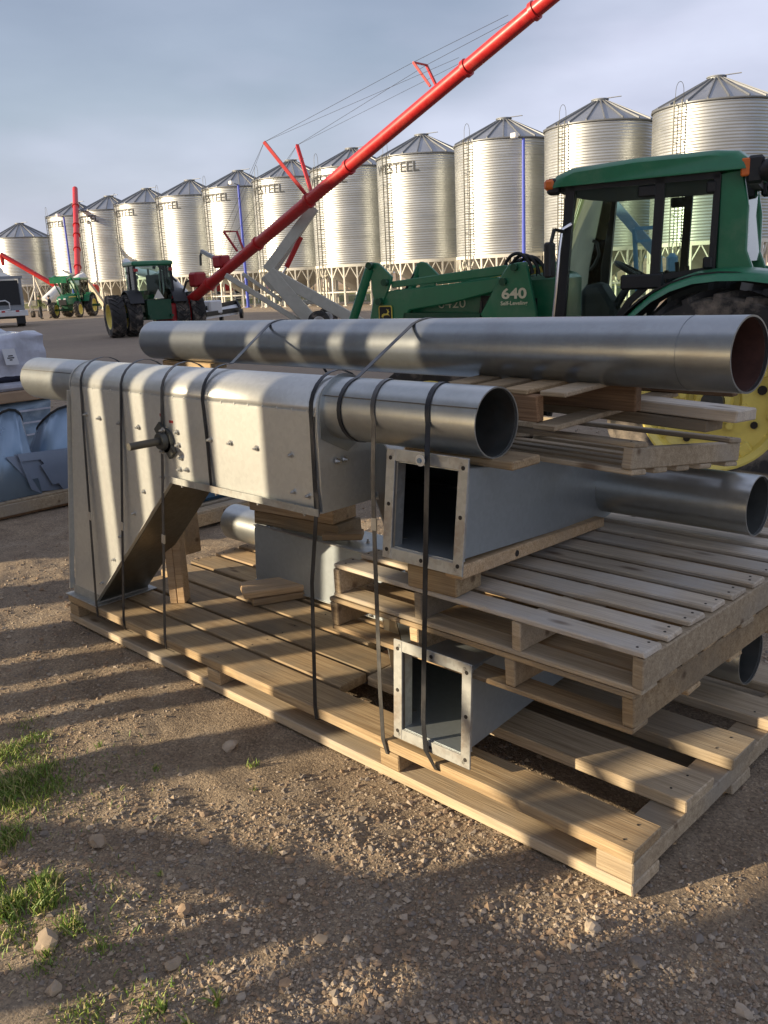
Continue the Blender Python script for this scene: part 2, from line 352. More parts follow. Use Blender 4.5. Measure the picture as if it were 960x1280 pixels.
# ------------------------------------------------------------------ ground
def fbm(x, y, s, o=0): return noise.noise(Vector((x * s + o, y * s - o, o * .37)))
def gz(x, y):
    d = math.hypot(x, y)
    k = max(0.0, 1 - d / 60)
    q = max(-3.7 - x, x - .05, -.02 - y, y - 1.56)                  # distance outside the long pallet, which packs the ground flat
    p = min(1.0, max(.25, .25 + q * 2.5))
    return k * p * (.026 * fbm(x, y, .55, 3) + .022 * fbm(x, y, 1.7, 9) + .018 * fbm(x, y, 4.3, 1) + .011 * fbm(x, y, 10.0, 5) + .006 * fbm(x, y, 19.0, 2)) - .012
def axis(lo, hi, step, far, g=1.16):
    a = list(np.arange(lo, hi + 1e-6, step)); s = step
    while a[-1] < far: s *= g; a.append(a[-1] + s)
    s = step
    while a[0] > -far: s *= g; a.insert(0, a[0] - s)
    return a
gx = axis(-5.4, 1.2, .024, 2500); gy = axis(-1.5, 2.4, .024, 2500)
nx, ny = len(gx), len(gy)
gv = [(x, y, gz(x, y)) for y in gy for x in gx]
gf = [(j * nx + i, j * nx + i + 1, (j + 1) * nx + i + 1, (j + 1) * nx + i) for j in range(ny - 1) for i in range(nx - 1)]
gme = bpy.data.meshes.new('ground'); gme.from_pydata(gv, [], gf); gme.polygons.foreach_set('use_smooth', [True] * len(gf))
gmt, N, Lk, b = new_mat('dirt_and_gravel')
geo = N.new('ShaderNodeNewGeometry')
def nnoise(scale, det=6, rgh=.6):
    n_ = N.new('ShaderNodeTexNoise'); n_.inputs['Scale'].default_value = scale; n_.inputs['Detail'].default_value = det; n_.inputs['Roughness'].default_value = rgh
    Lk.new(geo.outputs['Position'], n_.inputs['Vector']); return n_
def ramp(src, stops):
    r_ = N.new('ShaderNodeValToRGB'); e = r_.color_ramp.elements
    while len(e) < len(stops): e.new(.5)
    for k, (p, c) in enumerate(stops): e[k].position = p; e[k].color = tuple(c) + (1,)
    Lk.new(src, r_.inputs['Fac']); return r_
def mixrgb(fac, c1, c2, bt='MIX'):
    m_ = N.new('ShaderNodeMixRGB'); m_.blend_type = bt
    if isinstance(fac, float): m_.inputs[0].default_value = fac
    else: Lk.new(fac, m_.inputs[0])
    for k, c in ((1, c1), (2, c2)):
        if isinstance(c, tuple): m_.inputs[k].default_value = c + (1,)
        else: Lk.new(c, m_.inputs[k])
    return m_.outputs[0]
big = nnoise(.55, 5); med = nnoise(4.5, 6); fin = nnoise(55, 8, .75)
dirt = ramp(med.outputs['Fac'], [(.3, (.235, .185, .135)), (.55, (.36, .29, .21)), (.75, (.47, .395, .30))]).outputs[0]
dirt = mixrgb(ramp(big.outputs['Fac'], [(.42, (0, 0, 0)), (.62, (.7, .7, .7))]).outputs[0], dirt, (.285, .235, .18))
vor = N.new('ShaderNodeTexVoronoi'); vor.inputs['Scale'].default_value = 130; Lk.new(geo.outputs['Position'], vor.inputs['Vector'])
vsep = N.new('ShaderNodeSeparateColor'); Lk.new(vor.outputs['Color'], vsep.inputs[0])
peb = ramp(vsep.outputs[0], [(0, (.6, .57, .55)), (.5, (.98, .95, .92)), (.9, (1.25, 1.2, 1.12)), (1, (1.7, 1.62, 1.5))]).outputs[0]
dirt = mixrgb(.8, dirt, peb, 'MULTIPLY')
# yard further off is greyer; beyond the bins a strip of grass, then stubble
sep = N.new('ShaderNodeSeparateXYZ'); Lk.new(geo.outputs['Position'], sep.inputs[0])
def rng_(src, a, b_):
    r_ = N.new('ShaderNodeMapRange'); r_.inputs[1].default_value = a; r_.inputs[2].default_value = b_; Lk.new(src, r_.inputs[0]); return r_.outputs[0]
yard = mixrgb(ramp(nnoise(.12, 4).outputs['Fac'], [(.4, (0, 0, 0)), (.6, (1, 1, 1))]).outputs[0], (.29, .235, .18), (.36, .29, .215))
yard = mixrgb(ramp(med.outputs['Fac'], [(.35, (0, 0, 0)), (.7, (.35, .35, .35))]).outputs[0], yard, (.2, .165, .13))
c = mixrgb(rng_(sep.outputs[1], 4.0, 11.0), dirt, yard)
wob = N.new('ShaderNodeMath'); wob.operation = 'MULTIPLY_ADD'; wob.inputs[1].default_value = 6; Lk.new(nnoise(.15, 3).outputs['Fac'], wob.inputs[0]); Lk.new(sep.outputs[1], wob.inputs[2])
grs = mixrgb(med.outputs['Fac'], (.14, .15, .05), (.22, .20, .08))
c = mixrgb(rng_(wob.outputs[0], 55, 57), c, grs)
stub = mixrgb(ramp(nnoise(.02, 3).outputs['Fac'], [(.4, (0, 0, 0)), (.6, (1, 1, 1))]).outputs[0], (.42, .31, .16), (.33, .235, .14))
c = mixrgb(rng_(wob.outputs[0], 92, 100), c, stub)
Lk.new(c, b.inputs['Base Color']); b.inputs['Roughness'].default_value = .95; b.inputs['Specular IOR Level'].default_value = .15
bmix = N.new('ShaderNodeMath'); bmix.operation = 'MULTIPLY_ADD'; bmix.inputs[1].default_value = -.25
Lk.new(vor.outputs['Distance'], bmix.inputs[0]); Lk.new(fin.outputs['Fac'], bmix.inputs[2])
bp = N.new('ShaderNodeBump'); bp.inputs['Strength'].default_value = .8; bp.inputs['Distance'].default_value = .018; Lk.new(bmix.outputs[0], bp.inputs['Height']); Lk.new(bp.outputs[0], b.inputs['Normal'])
gme.materials.append(gmt)
tag(link('ground', gme), kind='structure')

# low rise of farmland on the horizon
hv = []; hf = []; nn_ = 90
for i in range(nn_):
    x = -1500 + 3000 * i / (nn_ - 1)
    hgt = 7 + 5 * noise.noise(Vector((x * .004, 2.1, 0))) + 2 * noise.noise(Vector((x * .013, 7.1, 0)))
    for (yy, zz) in ((260, -.4), (420, hgt * .45), (700, hgt), (1100, hgt * .9)): hv.append((x, yy, zz))
for i in range(nn_ - 1):
    for k in range(3): hf.append((i * 4 + k, i * 4 + k + 1, i * 4 + 5 + k, i * 4 + 4 + k))
hme = bpy.data.meshes.new('hill'); hme.from_pydata(hv, [], hf); hme.polygons.foreach_set('use_smooth', [True] * len(hf))
hme.materials.append(mat('field_earth', (.36, .25, .16), var=.25, scale=.02, rough=.95, dirt=(.22, .17, .09), dscale=.01))
tag(link('hill', hme), kind='structure')

#@@STONES
def stone_proto(seed, sub=1):
    bm = bmesh.new(); bmesh.ops.create_icosphere(bm, subdivisions=sub, radius=1)
    sv = Vector((seed * 3.7, seed * 1.3, seed))
    for v in bm.verts:
        v.co *= 1 + .55 * noise.noise(v.co * 1.1 + sv) + .22 * noise.noise(v.co * 2.3 + sv)
        v.co.z *= .72
    V = np.array([v.co[:] for v in bm.verts]); F_ = np.array([[v.index for v in f.verts] for f in bm.faces]); bm.free(); return V, F_
protos = [stone_proto(s, 1) for s in range(4)]
protos0 = []
for s in range(5):
    V = np.array([(1,0,0),(-1,0,0),(0,1,0),(0,-1,0),(0,0,.7),(0,0,-.7)], float) * (1 + rng.uniform(-.3, .3, (6, 1))) + rng.uniform(-.25, .25, (6, 3))
    F_ = np.array([(0,2,4),(2,1,4),(1,3,4),(3,0,4),(2,0,5),(1,2,5),(3,1,5),(0,3,5)]); protos0.append((V, F_))
def scatter(name, pts, sizes, prots, mats, kind='stuff', flat=True):
    vs = []; fs = []; mi = []; base = 0
    for (x, y), s in zip(pts, sizes):
        V, F_ = prots[rng.integers(len(prots))]
        a = rng.uniform(0, 2 * PI); ca, sa = math.cos(a), math.sin(a)
        q = V * (np.array([rng.uniform(.8, 1.35), rng.uniform(.7, 1.05), rng.uniform(.6, 1)]) * s)
        q = np.stack([q[:, 0] * ca - q[:, 1] * sa, q[:, 0] * sa + q[:, 1] * ca, q[:, 2]], 1) + np.array([x, y, gz(x, y) + s * .18])
        vs.append(q); fs.append(F_ + base); base += len(V); mi.append(np.full(len(F_), rng.integers(len(mats))))
    V = np.concatenate(vs); F_ = np.concatenate(fs); me = bpy.data.meshes.new(name)
    me.from_pydata(V.tolist(), [], F_.tolist())
    for m_ in mats: me.materials.append(m_)
    me.polygons.foreach_set('material_index', np.concatenate(mi).astype(np.int32))
    if not flat: me.polygons.foreach_set('use_smooth', [True] * len(F_))
    return tag(link(name, me), kind=kind)
SM = [mat('stone_a', (.36, .285, .205), var=.2, scale=20, rough=.9), mat('stone_b', (.27, .20, .14), var=.2, scale=20, rough=.9),
      mat('stone_c', (.45, .37, .28), var=.2, scale=20, rough=.9), mat('stone_d', (.31, .22, .145), var=.2, scale=20, rough=.9), mat('stone_e', (.235, .20, .165), var=.2, scale=20, rough=.9)]
def in_view(p, mg=40):
    v = Vector(p) - CAM; d = v.dot(FWD)
    if d < .3: return None
    px = 480 + FPX * v.dot(CR) / d; py = 640 - FPX * v.dot(CU) / d
    return (px, py, d) if -mg * 3 < px < 960 + mg * 3 and py < 1280 + mg * 3 else None
pts = []; sz = []
while len(pts) < 78000:
    # choose by pixel so density follows the view, but clumped in world space
    px, py = rng.uniform(-420, 1350), 1420 - 940 * rng.uniform(0, 1) ** 1.25
    p = at(px, py, Z=0)
    if p.y > 12 or p.x < -14: continue
    dens = .25 + 1.7 * (fbm(p.x, p.y, 1.1, 4) + .25) + .5 * fbm(p.x, p.y, 4.1, 8)
    if rng.uniform() > dens: continue
    d = (p - CAM).length
    s = min(.016, rng.gamma(1.5, .0021) + .0016) * (1 if d < 4 else min(2.2, (d / 4) ** .6))
    pts.append((p.x, p.y)); sz.append(s)
scatter('gravel', pts, sz, protos0, SM)
pts = []; sz = []
while len(pts) < 800:
    px, py = rng.uniform(-60, 1000), rng.uniform(700, 1340)
    p = at(px, py, Z=0)
    if -3.75 < p.x < .05 and -.03 < p.y < 1.6 or p.y > 3: continue
    if rng.uniform() > .08 + 1.9 * max(0, fbm(p.x, p.y, 1.3, 4) + .08): continue
    pts.append((p.x, p.y)); sz.append(min(.02, rng.gamma(2.4, .0022) + .004))
scatter('pebbles', pts, sz, protos, SM)
# the few stones large enough to single out
ROCKS = [(288,930,.030,'pale angular stone in a sunlit patch beside the long pallet',2),(122,1053,.030,'round grey stone by the shaded ground left of the lit patch',0),
         (232,1137,.024,'rounded tan stone in the lit patch near the lower left grass',3),(740,1162,.022,'pale stone on bare dirt below the pallet corner',2),
         (215,1202,.022,'flat grey stone near the bottom grass sprout',0),(62,1182,.034,'broad pale stone at the edge of the lower left grass',0),
         (930,1258,.020,'pale stone in the bottom right corner',2),(110,1142,.022,'flat grey stone beside the bright grass tuft',4),
         (68,1234,.022,'buff stone in the shade at the bottom left',0),(362,1075,.016,'small brown stone alone on the shaded dirt',3),
         (798,1205,.020,'dark grey stone in the shade at lower right',4),(872,1170,.016,'dark stone right of the pale one below the pallet corner',4)]
for (px, py, s, lab, mi) in ROCKS:
    p = at(px, py, Z=0); V, F_ = stone_proto(px * .1, 2)
    V = V * s * np.array([1.15, .95, .95]); me = bpy.data.meshes.new('rock'); me.from_pydata(V.tolist(), [], F_.tolist()); me.materials.append(SM[mi]); me.polygons.foreach_set('use_smooth', [True] * len(F_)); me.set_sharp_from_angle(angle=.28)
    o = link('rock', me, loc=(p.x, p.y, gz(p.x, p.y) + s * .35), rot=(0, 0, px)); tag(o, lab, 'stone', 'larger stones on the gravel')

# grass and weeds
GR = [mat('grass_a', (.14, .24, .035), rough=.55), mat('grass_b', (.24, .31, .06), rough=.55), mat('grass_c', (.44, .38, .17), rough=.7)]
for g_ in GR: g_.node_tree.nodes['Principled BSDF'].inputs['Subsurface Weight'].default_value = 0.0
def blades(name, spots):
    vs = []; fs = []; mi = []
    for (px, py, rad, n, hmin, hmax, w) in spots:
        c_ = at(px, py, Z=0)
        for _ in range(n):
            r_ = rad * math.sqrt(rng.uniform()) * rng.uniform(.3, 1.1); a = rng.uniform(0, 2 * PI)
            x, y = c_.x + r_ * math.cos(a), c_.y + r_ * math.sin(a); z = gz(x, y) - .004
            h_ = rng.uniform(hmin, hmax); la = rng.uniform(0, 2 * PI); ln = h_ * rng.uniform(.15, .8); da = rng.uniform(0, PI)
            wx, wy = math.cos(da) * w / 2, math.sin(da) * w / 2; lx, ly = math.cos(la) * ln, math.sin(la) * ln; b0 = len(vs)
            for t, ww in ((0, .8), (.4, 1), (.75, .7)):
                for sg in (-1, 1): vs.append((x + lx * t * t + sg * wx * ww, y + ly * t * t + sg * wy * ww, z + h_ * (t - .18 * t * t)))
            vs.append((x + lx, y + ly, z + h_ * .82))
            fs += [(b0, b0 + 1, b0 + 3, b0 + 2), (b0 + 2, b0 + 3, b0 + 5, b0 + 4), (b0 + 4, b0 + 5, b0 + 6)]; k = rng.choice([0, 0, 1, 1, 2]); mi += [k] * 3
    me = bpy.data.meshes.new(name); me.from_pydata(vs, [], fs)
    for g_ in GR: me.materials.append(g_)
    me.polygons.foreach_set('material_index', np.array(mi, np.int32)); return tag(link(name, me), kind='stuff')
blades('grass', [(20,985,.14,900,.02,.07,.004),(10,940,.12,350,.015,.05,.004),(60,960,.10,220,.015,.05,.004),(5,1050,.12,420,.02,.06,.004),(45,920,.1,160,.01,.04,.004),
                 (15,1140,.07,330,.03,.085,.005),(60,1135,.06,200,.025,.08,.005),(-30,1120,.12,350,.03,.08,.005),(90,1165,.05,120,.02,.06,.004),(20,1170,.08,160,.01,.04,.004),
                 (25,1000,.2,500,.015,.05,.004),(70,985,.12,200,.015,.045,.004),(30,950,.15,250,.01,.04,.004),(55,1110,.07,160,.03,.075,.005),(-120,1010,.25,500,.015,.05,.004),(-150,1130,.25,500,.015,.06,.004),(-60,900,.2,300,.01,.04,.004),(130,1185,.05,60,.01,.045,.004),(60,1205,.06,90,.01,.03,.004),(100,1265,.12,260,.01,.03,.004),(190,1262,.05,60,.01,.04,.004),(30,900,.1,90,.01,.03,.004)])
blades('weeds', [(60,990,.5,420,.01,.04,.0035),(90,1150,.35,330,.01,.045,.004),(170,1250,.25,160,.01,.035,.005),(150,960,.3,90,.01,.03,.003),(272,1250,.012,12,.05,.10,.009),(205,1258,.02,14,.03,.07,.006),(60,1195,.02,12,.03,.06,.006),(195,960,.03,22,.015,.04,.005),(315,955,.03,22,.02,.05,.005),
                 (318,985,.02,12,.01,.03,.005),(235,1285,.02,12,.03,.06,.008),(200,1095,.015,10,.015,.03,.006),(340,1068,.004,4,.04,.07,.004),(125,935,.02,14,.02,.05,.004),(190,1245,.1,50,.008,.025,.006),(40,930,.15,60,.01,.03,.005)])
#@@END_STONES

# ------------------------------------------------------------------ grain bins
def text_polys(s, size, font_scale_x=1.0, bold=0.0):
    cu = bpy.data.curves.new('lettering', 'FONT'); cu.body = s; cu.size = size; cu.align_x = 'CENTER'; cu.align_y = 'CENTER'; cu.offset = bold; cu.resolution_u = 3
    o = bpy.data.objects.new('lettering', cu); COL.objects.link(o)
    dg = bpy.context.evaluated_depsgraph_get(); me = o.evaluated_get(dg).to_mesh()
    bm = bmesh.new(); bm.from_mesh(me); bmesh.ops.triangulate(bm, faces=bm.faces)
    v = [(q.co.x * font_scale_x, q.co.y) for q in bm.verts]; f = [[q.index for q in t.verts] for t in bm.faces]; bm.free()
    o.evaluated_get(dg).to_mesh_clear(); bpy.data.objects.remove(o); bpy.data.curves.remove(cu); return v, f
def flat_text(name, s, size, origin, ux, uy, mtl, parent, lift=.004, sx=1.0, bold=0.0):
    v, f = text_polys(s, size, sx, bold); ux = Vector(ux); uy = Vector(uy); nn = ux.cross(uy).normalized()
    k = MB(); k.add([Vector(origin) + ux * a + uy * b_ + nn * lift for a, b_ in v], f)
    me = bpy.data.meshes.new(name); me.from_pydata(k.v, [], k.f); me.materials.append(mtl)
    o = link(name, me, parent); KIDS.setdefault(parent, []).append(o); return o

def make_bin(label, R, z0, z1, z2, lettered, nleg=20, npan=20, group='galvanised hopper bins in a row'):
    """hopper-bottom grain bin: ring at z0, eave z1, peak z2; ladder and name face -Y"""
    t = thing('grain_bin', label, 'grain bin', group=group)
    prof = []; pitch = .155; n = int((z1 - z0) / pitch) * 6
    tier = (z1 - z0) / 7
    for i in range(n + 1):
        z = z0 + (z1 - z0) * i / n
        prof.append((R + .010 * math.sin(i * PI / 3), z))
    MB().lathe(prof, 48).build('wall', BINM, t, ang=80)
    sm_ = MB()
    for k in range(1, 7):
        z = z0 + tier * k; sm_.lathe([(R + .011, z - .02), (R + .016, z - .02), (R + .016, z + .02), (R + .011, z + .02)], 48)
    sm_.build('tier_seam', BINM, t)
    # roof panels with standing ribs
    ro, ri = R + .06, .42
    def rp(a, r_, dz=0): return (r_ * math.cos(a), r_ * math.sin(a), z1 + .04 + (z2 - z1) * (ro - r_) / (ro - ri) * .93 + dz)
    pm = None; rmh = None
    for k in range(npan):
        a0, a1 = 2 * PI * k / npan, 2 * PI * (k + 1) / npan
        if pm is None:
            a_ = a1 - a0
            pm = MB().add([rp(0, ro), rp(a_, ro), rp(a_, ri), rp(0, ri), rp(0, ro, -.02), rp(a_, ro, -.02), rp(a_, ri, -.02), rp(0, ri, -.02)],
                          [(0,1,2,3),(7,6,5,4),(0,4,5,1),(3,2,6,7)]).mesh('roof_panel', ROOFM, False)
            q = MB(); w_ = .045
            for s1, s2 in (((ro + .02), ri),):
                A = Vector(rp(0, s1)); B_ = Vector(rp(0, s2)); side = Vector((0, w_, 0))
                q.add([A - side, A + side, A + side * .6 + Vector((0,0,.09)), A - side * .6 + Vector((0,0,.09)), B_ - side, B_ + side, B_ + side * .6 + Vector((0,0,.09)), B_ - side * .6 + Vector((0,0,.09))],
                      [(0,1,2,3),(7,6,5,4),(0,4,5,1),(1,5,6,2),(2,6,7,3),(3,7,4,0)])
            rmh = q.mesh('roof_rib', ROOFR, False)
        o = link('roof_panel', pm, t, rot=(0, 0, a0)); KIDS[t].append(o)
        o = link('roof_rib', rmh, t, rot=(0, 0, a0)); KIDS[t].append(o)
    MB().lathe([(ro, z1 - .06), (ro + .03, z1 - .02), (ro + .03, z1 + .03), (ro - .04, z1 + .05)], 48).build('eave_ring', ROOFR, t)
    zc = z1 + .04 + (z2 - z1) * .93
    MB().lathe([(.46, zc - .04), (.46, zc + .10), (.52, zc + .12), (.50, zc + .17), (.02, zc + .2)], 24).build('cap', GREYM, t)
    MB().beam((.1, -.1, zc + .16), (1.2, .35, zc + .19), .14, .03).build('lid_arm', GREYM, t)
    # hopper cone and legs
    MB().lathe([(R - .02, z0), (.30, .95), (.30, .70)], 40).build('hopper_cone', BINM, t)
    MB().lathe([(R - .06, z0 - .10), (R + .05, z0 - .10), (R + .05, z0 + .10), (R - .0, z0 + .1)], 48).build('ring_beam', WHITEP, t)
    lm = MB().box((R, 0, (z0 - .1) / 2 - .02), (.12, .11, z0 - .06)).box((R, 0, .0), (.30, .30, .06)).mesh('leg', WHITEP, False)
    a_ = 2 * PI / nleg
    bm_ = MB(); zz = z0 - .12
    for s in (-1, 1): bm_.beam((R, 0, zz - .85), (R * math.cos(s * a_ * .46), R * math.sin(s * a_ * .46), zz), .07, .06)
    brm = bm_.mesh('brace', WHITEP, False)
    for k in range(nleg):
        o = link('leg', lm, t, rot=(0, 0, a_ * (k + .5))); KIDS[t].append(o)
        o = link('brace', brm, t, rot=(0, 0, a_ * (k + .5))); KIDS[t].append(o)
    rail = MB().lathe([(R - .02, .95), (R + .04, .95), (R + .04, 1.05), (R - .02, 1.05), (R - .02, .95)], 40).build('leg_tie', WHITEP, t)
    # ladder
    la = MB(); al = -PI / 2 - .12; d = Vector((math.cos(al), math.sin(al), 0)); tt = Vector((-d.y, d.x, 0)); rr = R + .22
    for s in (-1, 1): la.beam(d * rr + tt * .23 * s + Vector((0, 0, .5)), d * rr + tt * .23 * s + Vector((0, 0, z1 + .15)), .05, .05, up=d)
    z = .8
    while z < z1: la.beam(d * rr - tt * .23 + Vector((0, 0, z)), d * rr + tt * .23 + Vector((0, 0, z)), .03, .03); z += .32
    for z in np.arange(z0 + .3, z1, 1.2):
        for s in (-1, 1): la.beam(d * R + tt * .23 * s + Vector((0, 0, z)), d * rr + tt * .23 * s + Vector((0, 0, z)), .04, .03)
    hoop = [d * (rr - .1) + tt * .25 * math.cos(q) + Vector((0, 0, z1 + .1 + .95 * max(0, math.sin(q)) ** .5)) for q in np.linspace(0, PI, 9)]
    la.path(hoop, .014, 5); la.build('ladder', IRON, t)
    if lettered:
        v, f = text_polys('WESTEEL', .92, 1.0, .012); zt = z1 - .85; k = MB()
        # subdivide isn't needed: letters are narrow compared with the wall radius
        k.add([((R + .022) * math.cos(-PI / 2 + .07 + x / R), (R + .022) * math.sin(-PI / 2 + .07 + x / R), zt + y * 1.0) for x, y in v], f)
        me = bpy.data.meshes.new('lettering'); me.from_pydata(k.v, [], k.f); me.materials.append(LETTER)
        o = link('lettering', me, t); KIDS[t].append(o)
    return t
BY = 46.86; R0 = 3.2
bin_x = [-21.3, -28.3, -35.26, -42.35, -49.4, -56.5, -63.6, -71.0, -78.5, -85.86, -93.1]
labs = ['large unlettered bin behind the cab rear and roof lights, rightmost in the row',
        'unlettered bin rising behind the front of the tractor cab roof',
        'unlettered bin with a blue pole in front of it, above the loader tower',
        'lettered bin above the loader arm, first lettered from the right',
        'lettered bin whose roof and name the long red auger tube crosses',
        'lettered bin behind the red V struts of the auger, ladder at left',
        'lettered bin with a blue pole in front, left of the auger V struts',
        'lettered bin behind the thin hose arm at the foot of the red auger',
        'lettered bin directly behind the cab of the dual wheeled tractor',
        'lettered bin with a diagonal auger shadow across its wall',
        'lettered bin half hidden behind the upright red auger tube']
plain = make_bin(labs[0], R0, 2.9, 9.82, 11.3, False); plain.location = (bin_x[0], BY, 0)
letb = make_bin(labs[3], R0, 2.9, 9.82, 11.3, True); letb.location = (bin_x[3], BY, 0)
for i in range(1, 11):
    if i == 3: continue
    c_ = copy_tree(plain if i < 3 else letb); c_['label'] = labs[i]; c_.location = (bin_x[i], BY, 0)
sb = make_bin('shorter bin left of the upright red auger, above the small red auger', 3.2, 2.9, 8.05, 9.65, False)
p = at(33, 340, D=104); sb.location = (p.x, p.y, 0)
c_ = copy_tree(sb); c_['label'] = 'shorter bin cut off by the left edge behind the truck'; p = at(-18, 330, D=108); c_.location = (p.x, p.y, 0)

# blue light poles
for (pt, pb, D_, lab) in (((86, 271), (93, 372), 92.5, 'slim blue light pole just left of the upright red auger'), ((296, 231), (310, 378), 76.5, 'slim blue light pole standing left of the auger V struts'),
                     ((651, 173), (655, 368), 56.5, 'slim blue light pole rising behind the loader tower')):
    g = at(*pb, D=D_); tp_ = at(*pt, D=D_); t = thing('light_pole', lab, 'light pole', (g.x, g.y, 0), group='blue light poles along the bins')
    h_ = tp_.z
    MB().cyl((0, 0, -.1), (0, 0, h_), .13, 12, .09).build('pole', BLUEP, t)
    MB().box((0, 0, .02), (.4, .4, .06)).build('base_plate', BLUEP, t)
    s = MB(); a = -RH; s.beam((0, 0, h_), Vector((0, 0, h_ + .15)) + a * .45, .06, .06); s.build('bracket', IRON, t)
    MB().box(Vector((0, 0, h_ + .18)) + a * .55, (.42, .34, .3)).build('lamp_head', WHITE, t, bevel=.05)

#@@MID
# ------------------------------------------------------------------ wheels and tractors
def tyre_mesh(r, w, rr, nl, mtl=None, lug=.045):
    k = MB(); hw = w / 2
    k.lathe([(rr, -hw * .86), (rr + .04, -hw * .95), (r * .5 + rr * .5, -hw * 1.02), (r - .07, -hw), (r - lug - .005, -hw * .82), (r - lug, 0), (r - lug - .005, hw * .82), (r - .07, hw), (r * .5 + rr * .5, hw * 1.02), (rr + .04, hw * .95), (rr, hw * .86)], 48, ax='Y')
    for i in range(nl):
        for s in (-1, 1):
            a0 = 2 * PI * (i + (.5 if s > 0 else 0)) / nl; n = 4; sk = .34 * (.85 / r); vs = []
            for j in range(n):
                f = j / (n - 1); y = s * (hw * 1.0 * (1 - f) - .03 * f); a = a0 + sk * f; tw = .55 * lug / r * 1.3
                ro = r - (.030 if j == 0 else 0); rb = r - lug - .03 - (.05 if j == 0 else 0)
                for (aa, q) in ((a - tw, rb), (a - tw * .75, ro), (a + tw * .75, ro), (a + tw, rb)): vs.append((q * math.cos(aa), y, q * math.sin(aa)))
            fs = []
            for j in range(n - 1):
                for c_ in range(3): A = 4 * j + c_; fs.append((A, A + 1, A + 5, A + 4))
            fs += [(0, 1, 2, 3), (4 * n - 1, 4 * n - 2, 4 * n - 3, 4 * n - 4)]
            k.add(vs, fs)
    return k.mesh('tyre', mtl or BLACKR, True, 30)
def rim_mesh(rr, w, dish=.12, side=1, mtl=None, holes=8):
    hw = w / 2 * .86; k = MB(); s = side
    k.lathe([(rr + .025, -hw), (rr - .03, -hw + .02), (rr - .06, -hw * .5), (rr - .06, hw * .5), (rr - .03, hw - .02), (rr + .025, hw), (rr + .03, hw + .01), (rr + .005, hw + .014), (rr - .035, hw - .01)], 48, ax='Y')
    k.lathe([(rr - .055, s * (hw - .10)), (rr - .10, s * (hw - .115)), (rr * .62, s * (hw - dish)), (rr * .40, s * (hw - dish + .02)), (rr * .36, s * (hw - dish - .02)), (.0, s * (hw - dish - .02))], 48, ax='Y')
    return k.mesh('rim', mtl or YELLOW, True, 30)
def wheel(parent, c, r, w, rr, nl, side, dish=.12, cache={}):
    key = (r, w, rr, nl, side, dish)
    if key not in cache: cache[key] = (tyre_mesh(r, w, rr, nl), rim_mesh(rr, w, dish, side))
    t = link('wheel', cache[key][0], parent, loc=c); KIDS.setdefault(parent, []).append(t)
    q = link('rim', cache[key][1], t); KIDS.setdefault(t, []).append(q); return t

